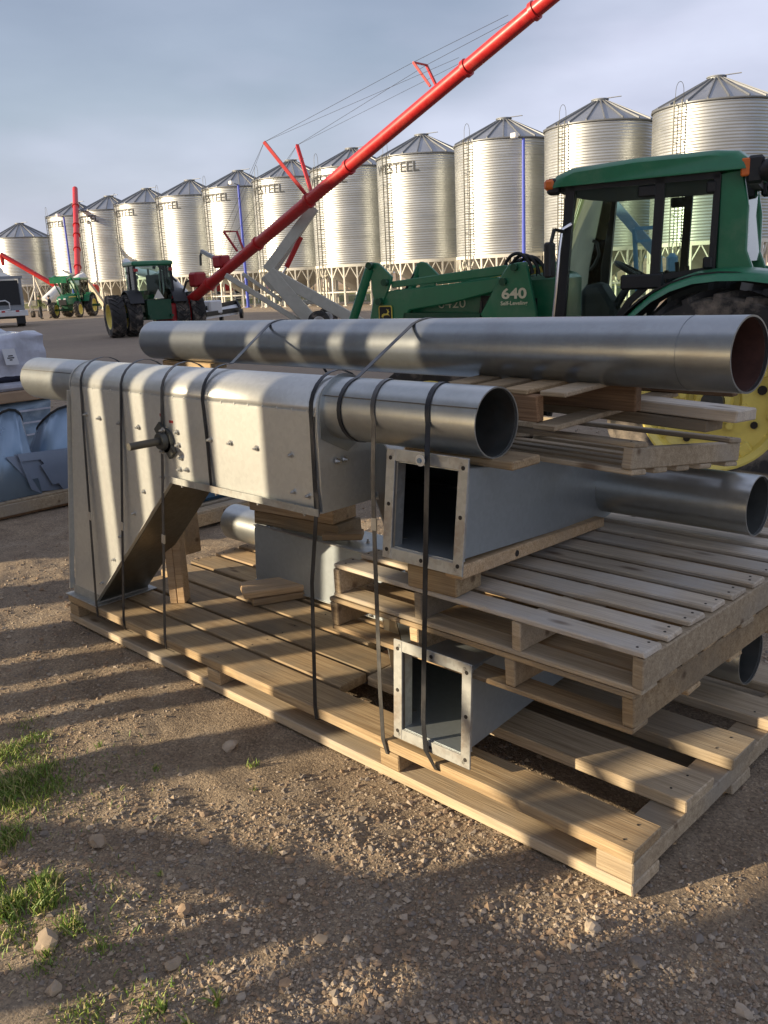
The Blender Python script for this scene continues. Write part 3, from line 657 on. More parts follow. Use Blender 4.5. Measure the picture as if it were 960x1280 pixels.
def far_tractor(label, loc, rotz, duals, loader):
    t = thing('tractor', label, 'tractor', loc, rotz)
    hub = .86
    for s in (-1, 1):
        ys = (1.0, 1.68) if duals else (1.0,)
        for y in ys: wheel(t, (0, s * y, hub), hub, .56, .5, 20, s, .3 if duals else .12)
        wheel(t, (2.75, s * .95, .62), .62, .4, .38, 16, s)
    k = MB(); k.box((.2, 0, .95), (1.5, .7, .6)).box((1.9, 0, .95), (2.2, .5, .5)); k.cyl((0, -1.7, hub), (0, 1.7, hub), .1, 12); k.cyl((2.75, -.9, .62), (2.75, .9, .62), .08, 10); k.build('chassis', GREEND, t)
    k = MB(); k.prism([(1.25, .46, 1.0), (3.25, .40, 1.0), (3.35, .38, 1.35), (3.1, .36, 1.62), (1.25, .44, 1.85)], (0, -.85, 0)); k.build('hood', GREEN, t, bevel=.04)
    MB().box((3.33, 0, 1.2), (.06, .6, .4)).build('grille', BLACK, t)
    for s in (-1, 1):
        MB().box((2.3, s * .44, 1.58), (1.5, .012, .07)).build('hood_stripe', YELLOW, t)
        MB().box((3.36, s * .2, 1.44), (.03, .18, .1)).build('headlight', WHITE, t)
        f = MB(); f.lathe([(1.02, s * .62), (1.02, s * 1.2), (.98, s * 1.2), (.98, s * .62)], 12, (0, 0, hub), 'Y', .35, PI - .5); f.build('fender', BLACK if duals else GREEN, t)
    MB().box((.42, 0, 2.92), (1.75, 1.72, .2)).build('cab_roof', GREEN, t, bevel=.06)
    k = MB()
    for s in (-1, 1):
        k.beam((-.32, s * .76, 1.45), (-.3, s * .76, 2.84), .1, .12); k.beam((.5, s * .8, 1.45), (.45, s * .78, 2.84), .08, .08); k.beam((1.25, s * .72, 1.4), (1.12, s * .72, 2.84), .08, .08)
    k.box((.45, 0, 1.4), (1.7, 1.56, .12)).build('cab_frame', BLACK, t)
    g = MB(); g.box((-.31, 0, 2.15), (.01, 1.44, 1.36)); g.box((1.18, 0, 2.15), (.01, 1.36, 1.3))
    for s in (-1, 1): g.box((.44, s * .79, 2.15), (1.45, .01, 1.36))
    g.build('cab_glass', GLASS, t, False)
    k = MB(); k.box((.1, 0, 1.75), (.5, .55, .16)).box((-.14, 0, 2.1), (.14, .5, .7)); k.build('seat', BLACKC, t)
    k = MB(); k.box((-.55, 0, 1.05), (.5, 1.0, .8)).box((-.75, .45, .8), (.5, .1, .1)).box((-.75, -.45, .8), (.5, .1, .1)); k.build('hitch_block', GREEND, t)
    k = MB(); k.prism([(-.84, -.22, 1.5), (-.84, .22, 1.5), (-.84, 0, 1.88)], (-.012, 0, 0)); k.build('warning_triangle', WHITEP, t)
    for s in (-1, 1):
        MB().box((-.42, s * .72, 2.66), (.06, .16, .12)).build('tail_light', RED, t)
        MB().box((-.42, s * .74, 1.52), (.06, .14, .1)).build('tail_light', RED, t)
    MB().cyl((2.0, -.42, 1.7), (2.0, -.42, 2.75), .05, 10).build('exhaust', IRON, t)
    if loader:
        k = MB()
        for s in (-1, 1):
            k.beam((1.4, s * .62, 1.0), (1.5, s * .62, 2.1), .1, .22); k.beam((1.45, s * .62, 2.1), (2.6, s * .62, 3.15), .1, .2); k.beam((2.6, s * .62, 3.15), (3.6, s * .62, 2.9), .1, .18); k.beam((1.9, s * .62, 1.7), (3.0, s * .62, 2.75), .07, .08)
        k.cyl((2.6, -.62, 3.1), (2.6, .62, 3.1), .06, 10); k.build('loader_arm', GREEN, t); MB().box((3.65, 0, 2.85), (.12, 1.3, .45)).build('loader_carriage', GREEN, t)
        MB().beam((.3, -.6, 3.0), (-.2, .5, 3.45), .06, .06).build('beacon_bar', IRON, t)
    return t
def heading(v): return math.atan2(v.y, v.x)
h2 = FH * math.cos(.5) - RH * math.sin(.5)
lft = Vector((-h2.y, h2.x, 0))
g = at(157, 421, Z=0); o2 = g - lft * 1.35
far_tractor('green tractor with black dual rear wheels hitched to the long red auger', (o2.x, o2.y, -.01), heading(h2), True, False)
h1 = (-FH * math.cos(.05) - RH * math.sin(.05))
g = at(101, 395.5, Z=0)
far_tractor('green tractor facing the camera with its loader arms raised by two people', (g.x, g.y, 0), heading(h1), False, True)

# people far off
def person(label, px, py, jacket, trousers, rz, arm):
    g = at(px, py, Z=0)
    bm = bmesh.new(); P_ = {}
    def V(n, x, y, z): P_[n] = bm.verts.new((x, y, z))
    for a in (('pel',0,0,.95),('bel',0,0,1.1),('che',.01,0,1.33),('nec',0,0,1.50),('hea',.02,0,1.60),('top',.02,0,1.72)): V(*a)
    for s, n in ((1, 'L'), (-1, 'R')):
        V('hip'+n,0,s*.10,.90); V('kne'+n,.03,s*.11,.50); V('ank'+n,-.02,s*.12,.09); V('toe'+n,.14,s*.13,.04)
        V('sho'+n,0,s*.19,1.42); V('elb'+n,-.03+arm*.1,s*.26,1.15); V('wri'+n,.10+arm*.15,s*.25,.93+arm*.1); V('han'+n,.14+arm*.17,s*.23,.86+arm*.1)
    E_ = [('pel','bel'),('bel','che'),('che','nec'),('nec','hea'),('hea','top')]
    for n in 'LR': E_ += [('pel','hip'+n),('hip'+n,'kne'+n),('kne'+n,'ank'+n),('ank'+n,'toe'+n),('che','sho'+n),('sho'+n,'elb'+n),('elb'+n,'wri'+n),('wri'+n,'han'+n)]
    for a, b_ in E_: bm.edges.new((P_[a], P_[b_]))
    rad = dict(pel=.15,bel=.14,che=.165,nec=.065,hea=.095,top=.075,hip=.10,kne=.07,ank=.05,toe=.045,sho=.075,elb=.055,wri=.04,han=.042)
    me = bpy.data.meshes.new('person'); names = list(P_); bm.to_mesh(me); bm.free()
    o = link('person', me, loc=(g.x, g.y, 0), rot=(0, 0, rz)); o.modifiers.new('skin', 'SKIN'); o.modifiers.new('sub', 'SUBSURF').levels = 1
    me.skin_vertices.new() if not me.skin_vertices else None
    for i, n in enumerate(names):
        r_ = rad.get(n, rad.get(n[:-1], .06)); me.skin_vertices[0].data[i].radius = (r_, r_); me.skin_vertices[0].data[i].use_root = (n == 'pel')
    dg = bpy.context.evaluated_depsgraph_get(); me2 = bpy.data.meshes.new_from_object(o.evaluated_get(dg)); o.modifiers.clear(); o.data = me2
    sk = mat('skin', (.45, .27, .19), rough=.6); me2.materials.clear()
    for m_ in (jacket, trousers, sk, BLACK): me2.materials.append(m_)
    for p in me2.polygons:
        z = p.center.z; y = abs(p.center.y); p.use_smooth = True
        p.material_index = 3 if z < .1 else 1 if z < .93 and y < .2 else 2 if z > 1.5 or (z < .93 and y >= .2) else 0
    tag(o, label, 'person')
    h_ = MB(); h_.lathe([(.0, .12), (.075, .10), (.112, .03), (.115, .0), (.0, -.005)], 16, (.0, 0, 1.665)); h_.build('cap', jacket, o)
OLIVE = mat('olive_cloth', (.10, .12, .045), rough=.9); NAVY = mat('navy_cloth', (.018, .02, .04), rough=.9); DENIM = mat('dark_trousers', (.05, .055, .07), rough=.9)
person('person in an olive green jacket standing beside the far tractor', 52, 399, OLIVE, DENIM, heading(RH), 1.0)
person('person in dark navy clothes standing at the far tractor front wheel', 64.5, 398, NAVY, NAVY, heading(-RH), .4)

# ------------------------------------------------------------------ the long red swing auger
def pt(px, py, D_): return at(px, py, D=D_)
t = thing('grain_auger', 'long red grain auger slanting up across the sky on a cream undercarriage', 'grain auger', (at(230, 400, D=40).x, at(230, 400, D=40).y, 0))
T0 = Vector(t.location)
def lp(px, py, D_): return pt(px, py, D_) - T0
A0, A1 = lp(236, 377, 38.5), lp(689, -4, 26.0); A2 = A1 + (A1 - A0) * .09
ad_ = (A1 - A0).normalized()
def on_tube(px):          # point on the auger axis that appears at column px
    lo, hi = 0.0, 1.1
    for _ in range(40):
        md = (lo + hi) / 2; v = A0 + (A1 - A0) * md + T0 - CAM; x = 480 + FPX * v.dot(CR) / v.dot(FWD)
        lo, hi = (md, hi) if x < px else (lo, md)
    return A0 + (A1 - A0) * lo
MB().cyl(A0, A2, .215, 28).build('tube', RED, t)
for px in (262, 322, 386, 436, 583, 668):
    c0 = on_tube(px); MB().cyl(c0 - ad_ * .06, c0 + ad_ * .06, .265, 28).build('collar', RED, t)
up = ad_.cross(Vector((ad_.y, -ad_.x, 0)).normalized()); up = up if up.z > 0 else -up; sd = ad_.cross(up).normalized()
tops = []
for px, hgt in ((303, .9), (388, 2.15), (545, .85)):
    c0 = on_tube(px); k = MB(); row = []
    for s in (-1, 1):
        q = c0 + up * (.25 + hgt) + sd * s * hgt * .36 - ad_ * .45 * hgt / 2; k.beam(c0 + up * .22 + sd * s * .16, q, .11 if hgt > 1 else .07, .11 if hgt > 1 else .07); row.append(q)
    if hgt < 2: k.beam(row[0], row[1], .05, .05)
    k.build('truss_strut', RED if hgt > 1 or px > 400 else REDD, t); tops.append(row)
k = MB(); e0, e1 = on_tube(283), on_tube(645)
for s in (0, 1):
    sg = -1 if s == 0 else 1
    chain = [e0 + up * .3 + sd * sg * .2, tops[0][s], tops[1][s], tops[2][s], e1 + up * .3 + sd * sg * .2]
    for a, b_ in zip(chain[:-1], chain[1:]): k.cyl(a, b_, .0065, 5)
    k.cyl(tops[1][s], on_tube(583) + up * .3 + sd * sg * .2, .0055, 5)
    k.cyl(tops[1][s], e0 + up * .35 + sd * sg * .25, .0055, 5)
k.build('truss_cable', CABLE, t)
k = MB(); k.box(lp(218, 393, 38.3), (1.3, 1.1, .95)); k.build('intake_box', REDD, t, bevel=.05)
k = MB(); k.cyl(lp(205, 396, 37.6), lp(196, 398, 37.2), .08, 8); k.build('drive_shaft', IRON, t)
# winch and hose arm
wn_ = on_tube(281)
MB().box(wn_ + up * .42, (.6, .55, .5)).build('gearbox', REDD, t, bevel=.08)
MB().beam(wn_ + up * .42, lp(252, 314, 38.0), .12, .14).build('hose_arm', GREYM, t)
MB().path([lp(252, 314, 38), lp(250.5, 320, 38), lp(251, 332, 38)], .05, 6).build('hose', IRON, t)
MB().box(on_tube(252) + up * .5, (.55, .6, .6)).build('hydraulic_motor', REDD, t, bevel=.08)
MB().path([lp(227, 372, 38), lp(233, 352, 38), lp(246, 347, 38), lp(250, 360, 38)], .045, 6).build('hydraulic_hose', BLACK, t)
# undercarriage
dU = 34.0
for (a, b_, w, h_) in (((393, 259), (334, 338), .30, .38), ((336, 340), (392, 405), .36, .52), ((342, 343), (452, 405), .30, .42), ((282, 344), (384, 408), .14, .2), ((303, 342), (352, 376), .12, .14)):
    MB().beam(lp(*a, dU), lp(*b_, dU), w, h_).build('undercarriage_beam', CREAMU, t, bevel=.02)
for (a, b_, w, h_) in (((392, 262), (342, 338), .26, .3), ((344, 356), (350, 340), .1, .1), ((374, 377), (393, 378), .12, .16), ((375, 360), (374, 384), .08, .08), ((330, 345), (344, 362), .3, .3)):
    MB().beam(lp(*a, dU + 1.7), lp(*b_, dU + 1.7), w, h_).build('undercarriage_beam', CREAMU, t, bevel=.02)
k = MB(); k.cyl(lp(376, 296, dU + .6), lp(358, 334, dU + .6), .10, 12); k.build('lift_cylinder', RED, t)
k = MB(); k.cyl(lp(358, 334, dU + .6), lp(347, 354, dU + .6), .045, 10); k.build('cylinder_rod', CHROME, t)
ax0, ax1 = lp(400, 420, dU - 1.2), lp(410, 402, dU + 3.2); ax0.z = ax1.z = .42
MB().cyl(ax0, ax1, .07, 10).build('axle', WHITEP, t)
tm = tyre_mesh(.42, .26, .22, 14); rmm = rim_mesh(.22, .26, .06, 1, WHITE)
for q in (ax0, ax1):
    o = link('wheel', tm, t, loc=q, rot=(0, 0, heading(ax1 - ax0) - PI / 2)); o2_ = link('rim', rmm, o)
# white swing hopper with its belts, attached to the auger boot
t = thing('swing_hopper', 'white swing hopper tube with flat belt intake between tractor and auger', 'auger hopper', at(258, 397, D=41))
T0 = Vector(t.location)
MB().cyl(lp(200, 338, 39.5), lp(254, 392, 40.5), .24, 20).build('tube', WHITE, t)
MB().cyl(lp(196, 342, 39.9), lp(214, 382, 39.9), .40, 20, .30).build('drop_spout', WHITE, t)
MB().path([lp(157, 327, 44), lp(164, 333, 43.5), lp(174, 340, 43), lp(186, 342, 42), lp(200, 346, 41)], .17, 12).build('discharge_tube', WHITE, t)
MB().path([lp(160, 334, 44), lp(163, 342, 44), lp(170, 347, 43.5)], .13, 8).build('discharge_tube', GREYM, t)
q0, q1, q2, q3 = lp(255, 392, 40), lp(296, 383, 42.5), lp(301, 392, 42), lp(258, 399, 39.6)
k = MB(); k.prism([q0, q1, q2, q3], (0, 0, .14)); k.build('belt_tray', WHITE, t)
k = MB()
for a, b_ in ((q0, q1), (q3, q2), (q1, q2)): k.beam(a + Vector((0, 0, .2)), b_ + Vector((0, 0, .2)), .07, .2)
k.build('tray_skirt', BLACK, t)
MB().box(lp(264, 384, 40.6), (.8, .7, .6)).build('tray_hood', WHITE, t, bevel=.06)
for q in ((300, 392), (275, 397)):
    MB().cyl(lp(*q, 41.6), lp(*q, 41.6) + RH * .14, .22, 14).build('caster_wheel', BLACK, t)
MB().path([lp(192, 336, 39), lp(194, 329, 39), lp(201, 334, 39.2), lp(212, 344, 39.5), lp(220, 352, 39.7)], .07, 6).build('hydraulic_hose', BLACK, t)
k = MB(); k.box(lp(216, 360, 39.9), (.5, .5, .35)); k.build('motor', BLACK, t, bevel=.05)

# other machines in the yard
t = thing('grain_auger', 'upright looking red auger tube rising over the third bin from left', 'grain auger', at(97, 385, D=80)); T0 = Vector(t.location)
a, b_ = lp(97.5, 350, 82), lp(93.8, 236, 97)
MB().cyl(a, b_, .27, 20).build('tube', RED, t)
for f in (.12, .3, .45, .56, .78): c0 = a.lerp(b_, f); MB().cyl(c0, c0 + (b_ - a).normalized() * .12, .35, 18).build('collar', RED, t)
MB().cyl(lp(90, 357, 80), lp(105, 345, 81), .45, 16).build('hopper_tube', WHITE, t)
MB().beam(lp(109, 352, 82), lp(131, 382, 81), .3, .35).build('tilted_leg', mat('tan_paint', (.45, .38, .26), rough=.6), t)
MB().beam(lp(78, 338, 80), lp(93, 344, 80), .14, .14).build('hose_arm', GREYM, t)
MB().cyl(lp(117, 361, 84), lp(120.5, 361, 83.9), .42, 18).build('belt_guard', RED, t)
t = thing('grain_auger', 'small red auger tube sloping down beside the truck at left', 'grain auger', at(45, 386, D=78)); T0 = Vector(t.location)
MB().cyl(lp(1, 318, 78), lp(71, 358, 78), .2, 16).build('tube', RED, t)
MB().cyl(lp(2, 319, 78), lp(4, 332, 78), .22, 10, .12).build('spout', RED, t)
k = MB(); k.beam(lp(42, 344, 78), lp(45, 380, 78), .1, .1); k.beam(lp(42, 344, 78.2), lp(56, 377, 79), .1, .1); k.beam(lp(44, 358, 78), lp(36, 383, 77.5), .1, .1); k.build('support_leg', WHITEP, t)
MB().cyl(lp(57, 377, 76), lp(73, 362, 77), .42, 14).build('hopper_tube', WHITE, t)
MB().box(lp(46, 379, 76), (1.0, .5, .5)).build('engine', IRON, t, bevel=.05)
for s in (0, 1): MB().cyl(lp(40 + 9 * s, 393, 77), lp(40 + 9 * s, 393, 77) + RH * .2, .3, 14).build('wheel', BLACKR, t)

# truck seen from behind with a pale hopper on top
gt = at(16, 409, Z=0); tw = gt - FH * 0
t = thing('service_truck', 'pale grey truck body with dark mesh panel and ladder at left edge', 'truck', (tw.x, tw.y, 0), heading(RH) + .40)
# local x = right in view, y = away from the camera
k = MB(); k.box((-.9, 2.6, 1.75), (3.5, 5.0, 1.7)); k.build('body', GREYM, t, bevel=.05)
k = MB(); k.box((-.35, .08, 2.05), (2.0, .05, 1.45)); k.build('mesh_panel', BLACK, t)
k = MB(); k.box((-.9, .12, 2.95), (3.7, .3, .16)).box((.78, .06, 2.1), (.16, .1, 1.7)); k.box((-1.1, .05, 2.05), (.12, .1, 1.6)); k.build('panel_frame', GREYM, t)
k = MB()
for x in (-1.35, -.95): k.beam((x, -.06, .9), (x, -.06, 3.0), .05, .05)
for i in range(7): k.beam((-1.35, -.06, 1.05 + i * .3), (-.95, -.06, 1.05 + i * .3), .04, .04)
k.build('ladder', WHITE, t)
k = MB(); k.path([(-.9, -.2, 1.0), (-.9, -.2, 1.55), (-.2, -.2, 1.6), (.0, -.2, 1.45), (.0, -.2, 1.05), (-.8, -.2, 1.0)], .045, 6); k.build('handrail', WHITE, t)
k = MB(); k.box((-.9, -.1, .82), (3.8, .35, .34)); k.build('bumper', WHITE, t, bevel=.03)
for i in range(9): MB().box((-2.4 + i * .4, -.282, .95), (.2, .012, .09)).build('reflector', RED if i % 2 else WHITE, t)
for x in (-2.2, .45):
    k = MB(); k.cyl((x - .14, 1.2, .5), (x + .34, 1.2, .5), .5, 20); k.build('wheel', BLACKR, t)
    k = MB(); k.box((x + .1, -.12, .45), (.5, .04, .5)); k.build('mud_flap', BLACK, t)
MB().box((-.9, 1.4, .62), (2.4, 2.4, .22)).build('chassis', IRON, t)
k = MB(); k.lathe([(1.5, 2.6), (1.45, 3.0), (.9, 3.3), (.85, 3.5), (.5, 3.8), (.45, 4.1), (.0, 4.2)], 20, (-.9, 2.0, 0)); k.build('hopper', WHITEP, t)
MB().cyl((-.5, 1.9, 4.2), (-.4, 1.9, 5.4), .12, 10).build('stack_pipe', REDD, t)

# red implements and fence beyond the bin legs
for (px, py, D_, lab, w) in ((312, 369, 112, 'red implement seen between the bin legs left of the blue pole', 4.5), (284, 368, 116, 'red implement further left between the bin legs', 4.0)):
    g = at(px, py, D=D_); t = thing('seed_cart', lab, 'farm implement', (g.x, g.y, 0), heading(RH))
    k = MB(); k.prism([(-w/2, 0, 1.2), (w/2, 0, 1.2), (w/2 * .9, 0, 2.4), (-w/2 * .7, 0, 2.9), (-w/2, 0, 2.2)], (0, 2.2, 0)); k.build('hopper', RED, t, bevel=.1)
    k = MB(); k.beam((-w/2 - 1.2, 1, .7), (w/2 + .8, 1, .8), .3, .35); k.build('frame', REDD, t)
    for x in (-w * .3, w * .3): MB().cyl((x, -.2, .6), (x, .3, .6), .6, 16).build('wheel', BLACKR, t)
t = thing('rail_fence', 'low white rail fence running behind the bin legs', 'fence', (0, 0, 0))
for x in range(-110, 0, 4): MB().box((x, 56, .55), (.12, .12, 1.2)).build('post', WHITEP, t, False)
for z in (.5, .95): MB().box((-55, 55.92, z), (112, .05, .1)).build('rail', WHITEP, t, False)

# blue conveyor seen through the cab glass
t = thing('conveyor', 'blue framed conveyor standing beyond the tractor cab windows', 'conveyor', (at(800, 372, D=27).x, at(800, 372, D=27).y, 0)); T0 = Vector(t.location)
MB().beam(lp(768, 256, 30), lp(822, 318, 29.5), .62, .3, up=(0, 0, 1)).build('trough', mat('blue_grey_paint', (.16, .24, .34), rough=.5), t)
k = MB(); k.beam(lp(793, 286, 26.4), lp(797, 372, 26.6), .1, .1); k.beam(lp(793, 286, 26.4), lp(822, 284, 26.4), .1, .1); k.beam(lp(812, 300, 26.4), lp(795, 302, 26.4), .08, .08); k.beam(lp(822, 284, 26.4), lp(828, 372, 26.6), .1, .1); k.build('frame', BLUEA, t)
MB().box(lp(840, 330, 25.6), (.3, .35, .6)).build('drive_cover', BLUEA, t, bevel=.12)

# ------------------------------------------------------------------ the near tractor
TH = math.radians(198); TO = Vector((-2.181, 5.593, -.024)); THX = Vector((math.cos(TH), math.sin(TH), 0)); THY = Vector((-math.sin(TH), math.cos(TH), 0))
tr = thing('tractor', 'green farm tractor with cab and front loader parked behind the pipes', 'tractor', TO, TH)
def tl(px, py, y):
    d = ray(px, py); k_ = ((TO + THY * y - CAM).dot(THY)) / d.dot(THY); p = CAM + d * k_ - TO
    return Vector((p.dot(THX), y, p.z))
def tpoly(pts, y): return [tl(a, b_, y) for a, b_ in pts]
for s in (-1, 1):
    w_ = wheel(tr, (0, s * .95, .85), .85, .5, .53, 22, s, .14)
    for k_ in range(8):
        a = 2 * PI * k_ / 8 + .2
        o = MB().cyl((.235 * math.cos(a), s * .085, .235 * math.sin(a)), (.235 * math.cos(a), s * .14, .235 * math.sin(a)), .03, 6).build('wheel_bolt', YELLOW, w_)
        q = MB().box((0, 0, 0), (.13, .05, .10)).build('rim_clamp', YELLOW, w_, bevel=.01); q.location = (.47 * math.cos(a), s * .135, .47 * math.sin(a)); q.rotation_euler = (0, -a, 0)
        q = MB().cyl((0, -.012, 0), (0, .012, 0), .036 if k_ % 2 else .028, 10).build('disc_hole', DARKHOLE, w_); q.location = (.36 * math.cos(a + .35), s * .103, .36 * math.sin(a + .35))
    MB().cyl((0, s * .03, 0), (0, s * .22, 0), .085, 16).build('axle_end', IRON, w_)
    MB().lathe([(.15, s * .10), (.13, s * .14), (.09, s * .15)], 24, (0, 0, 0), 'Y').build('hub', YELLOW, w_)
    wheel(tr, (2.42, s * .9, .60), .60, .38, .36, 18, s, .1)
k = MB(); k.cyl((0, -1.0, .85), (0, 1.0, .85), .14, 16).box((.5, 0, .9), (2.0, .6, .6)).box((2.1, 0, .85), (1.6, .45, .4)); k.cyl((2.42, -.85, .6), (2.42, .85, .6), .09, 12); k.build('chassis', GREEND, tr)
# fenders: a swept arc, wide at the top
for s in (-1, 1):
    fv = []; fp = [(.70, 1.50), (.60, 1.60), (.48, 1.70), (.34, 1.775), (.18, 1.825), (.0, 1.84), (-.2, 1.835), (-.42, 1.80), (-.62, 1.70), (-.8, 1.52)]
    cs = [(.72, 0.015), (.80, .02), (1.12, 0.0), (1.22, -.03), (1.25, -.075), (1.20, -.075), (1.10, -.045), (.72, -.03)]
    for x, z in fp:
        for y, dz in cs: fv.append((x * (1 + (dz * .1)), s * y, z + dz))
    n = len(cs); ff = [(k_ * n + i, k_ * n + (i + 1) % n, (k_ + 1) * n + (i + 1) % n, (k_ + 1) * n + i) for k_ in range(len(fp) - 1) for i in range(n)]
    ff += [tuple(range(n)), tuple(range((len(fp) - 1) * n, len(fp) * n))]
    MB().add(fv, ff).build('fender', GREEN, tr, True, 50)
    MB().lathe([(.90, s * .70), (.985, s * .70), (.985, s * 1.18), (.97, s * 1.18), (.97, s * .72)], 20, (0, 0, .85), 'Y', .45, PI - .2).build('fender_liner', BLACK, tr)
# roof: rounded slab
rv = []; prof = [(1.36, 2.555), (1.40, 2.60), (1.34, 2.66), (1.22, 2.705), (.7, 2.735), (.1, 2.735), (-.07, 2.715), (-.15, 2.66), (-.17, 2.57)]
ring = []
for y, sc_, dz in ((-.88, .93, -.05), (-.84, .98, -.015), (-.72, 1, 0), (0, 1.01, .02), (.72, 1, 0), (.84, .98, -.015), (.88, .93, -.05)):
    for x, z in prof:
        zz = z if z < 2.6 else z + dz; rv.append(((x - .6) * sc_ + .6, y, zz))
n = len(prof); rf_ = [(j * n + i, j * n + i + 1, (j + 1) * n + i + 1, (j + 1) * n + i) for j in range(6) for i in range(n - 1)]
rf_ += [(j * n, (j + 1) * n, (j + 1) * n + n - 1, j * n + n - 1) for j in range(6)] + [tuple(range(n)), tuple(range(6 * n, 7 * n))]
MB().add(rv, rf_).build('cab_roof', GREEN, tr, True, 40)
MB().box((.6, 0, 2.545), (1.5, 1.56, .05)).build('headliner', BLACKC, tr)
for s in (-1, 1):
    y = .80 * s
    k = MB(); k.prism([(.06, y, 1.80), (.06, y, 2.56), (-.10, y, 2.58), (-.155, y, 2.30), (-.16, y, 1.98), (-.22, y, 1.82)], (0, -s * .10, 0)); k.build('rear_pillar', GREEN, tr, bevel=.012)
    def fr(a, b_, w, yy=y): return MB().beam(Vector((a[0], yy, a[1])), Vector((b_[0], yy, b_[1])), .06, w)
    k = MB()
    for a, b_, w in (((1.335, 1.0), (1.215, 2.56), .075), ((.525, 1.78), (.50, 2.56), .07), ((1.22, 2.545), (.06, 2.545), .05), ((.09, 1.84), (.075, 2.55), .05), ((.52, 1.80), (.08, 1.85), .045), ((1.33, 1.0), (.85, 1.0), .07), ((.85, 1.0), (.83, 1.46), .05), ((.83, 1.45), (.72, 1.62), .05), ((.72, 1.62), (.53, 1.79), .05)):
        k.beam((a[0], y, a[1]), (b_[0], y, b_[1]), .07, w)
    k.build('door_frame', BLACK, tr)
    MB().prism([(1.30, y - s * .02, 1.04), (1.19, y - s * .02, 2.53), (.53, y - s * .02, 2.53), (.54, y - s * .02, 1.82), (.85, y - s * .02, 1.46), (.87, y - s * .02, 1.04)], (0, -s * .006, 0)).build('door_glass', GLASS, tr, False)
    MB().prism([(.48, y - s * .02, 2.53), (.10, y - s * .02, 2.53), (.10, y - s * .02, 1.86), (.49, y - s * .02, 1.82)], (0, -s * .006, 0)).build('side_glass', GLASS, tr, False)
    k = MB(); k.box((.62, y + s * .02, 1.775), (.34, .07, .12)); k.build('door_latch', BLACK, tr, bevel=.015)
    for q in ((.12, 2.46), (.12, 1.90)): MB().box((q[0], y + s * .03, q[1]), (.07, .05, .09)).build('hinge', BLACK, tr, bevel=.012)
    MB().box((.60, y + s * .02, 2.47), (.14, .05, .09)).build('hinge', BLACK, tr, bevel=.012)
    MB().box((1.36, s * .80, 2.565), (.10, .12, .13)).build('turn_lamp', BLACK, tr, bevel=.02)
    MB().box((1.385, s * .815, 2.58), (.09, .12, .085)).build('amber_light', AMBER, tr, bevel=.02)
    MB().box((-.125, s * .855, 2.58), (.075, .03, .13)).build('amber_light', AMBER, tr, bevel=.01)
    MB().box((-.19, s * .80, 2.56), (.12, .14, .2)).build('lamp_bracket', BLACK, tr, bevel=.02)
    q = MB().lathe([(.0, .10), (.05, .09), (.085, .04), (.095, -.03), (.08, -.04), (.0, -.035)], 20); o = q.build('work_light', BLACK, tr); o.location = (-.31, s * .84, 2.55); o.rotation_euler = (0, PI * .58, 0)
    q = MB().lathe([(.0, .09), (.05, .08), (.08, .03), (.085, -.03), (.07, -.04), (.0, -.035)], 20); o = q.build('work_light', BLACK, tr); o.location = (-.36, s * .76, 2.41); o.rotation_euler = (0, PI * .58, 0)
k = MB(); k.box((1.24, 0, 2.0), (.02, .03, 1.0)); 
g = MB(); wv_ = []; wf_ = []; nw = 14
for i in range(nw + 1):
    y = -.74 + 1.48 * i / nw; bl = .20 * (1 - (y / .74) ** 2)
    for f, z in ((0, 1.3), (.5, 1.92), (1, 2.54)): wv_.append((1.32 - .11 * f + bl * (1 - .25 * f) + .03 * math.sin(PI * f), y, z))
wf_ = [(3 * i + k_, 3 * i + 3 + k_, 3 * i + 4 + k_, 3 * i + 1 + k_) for i in range(nw) for k_ in range(2)]
g.add(wv_, wf_); g.build('windscreen', GLASS, tr, True, 80)
g = MB(); g.prism([(-.16, -.70, 1.9), (-.16, .70, 1.9), (-.11, .70, 2.54), (-.11, -.70, 2.54)], (.006, 0, 0)); g.build('rear_window', GLASS, tr, False)
MB().box((.55, 0, 1.0), (1.5, 1.5, .08)).build('cab_floor', BLACKC, tr)
MB().prism([(.05, -.72, 1.02), (.05, .72, 1.02), (-.1, .72, 1.80), (-.1, -.72, 1.80)], (-.04, 0, 0)).build('rear_bulkhead', BLACKC, tr)
k = MB(); k.box((.33, .05, 1.42), (.5, .5, .14)).box((.33, .05, 1.2), (.3, .34, .34)); k.build('seat', BLACKC, tr, bevel=.05)
MB().box((.10, .05, 1.72), (.14, .48, .62), Matrix.Rotation(-.14, 3, 'Y')).build('seat_back', BLACKC, tr, bevel=.05)
k = MB(); k.box((.25, -.45, 1.5), (.7, .25, .5)).box((.62, -.42, 1.68), (.2, .2, .1)); k.build('side_console', BLACKC, tr, bevel=.04)
for x, y, h_ in ((.42, -.40, .18), (.52, -.46, .22), (.60, -.38, .15)): MB().cyl((x, y, 1.70), (x + .02, y, 1.70 + h_), .02, 8).build('lever', BLACK, tr)
k = MB(); k.prism([(1.28, .18, 1.05), (1.0, .18, 1.05), (.98, .16, 1.55), (1.12, .16, 1.78), (1.28, .16, 1.74)], (0, -.36, 0)); k.build('dashboard', BLACKC, tr, bevel=.04)
k = MB(); wc = Vector((.83, 0, 1.84)); wa = Vector((-.5, 0, .86)).normalized(); wu = Vector((.86, 0, .5)).normalized(); wv = Vector((0, 1, 0))
k.path([wc + (wu * math.cos(a) + wv * math.sin(a)) * .2 for a in np.linspace(0, 2 * PI, 25)], .017, 8); k.beam(wc - wu * .2, wc + wu * .2, .03, .02); k.beam(wc - wv * .2, wc + wv * .2, .03, .02); k.cyl(wc, wc - wa * .42, .035, 10); k.build('steering_wheel', BLACK, tr)
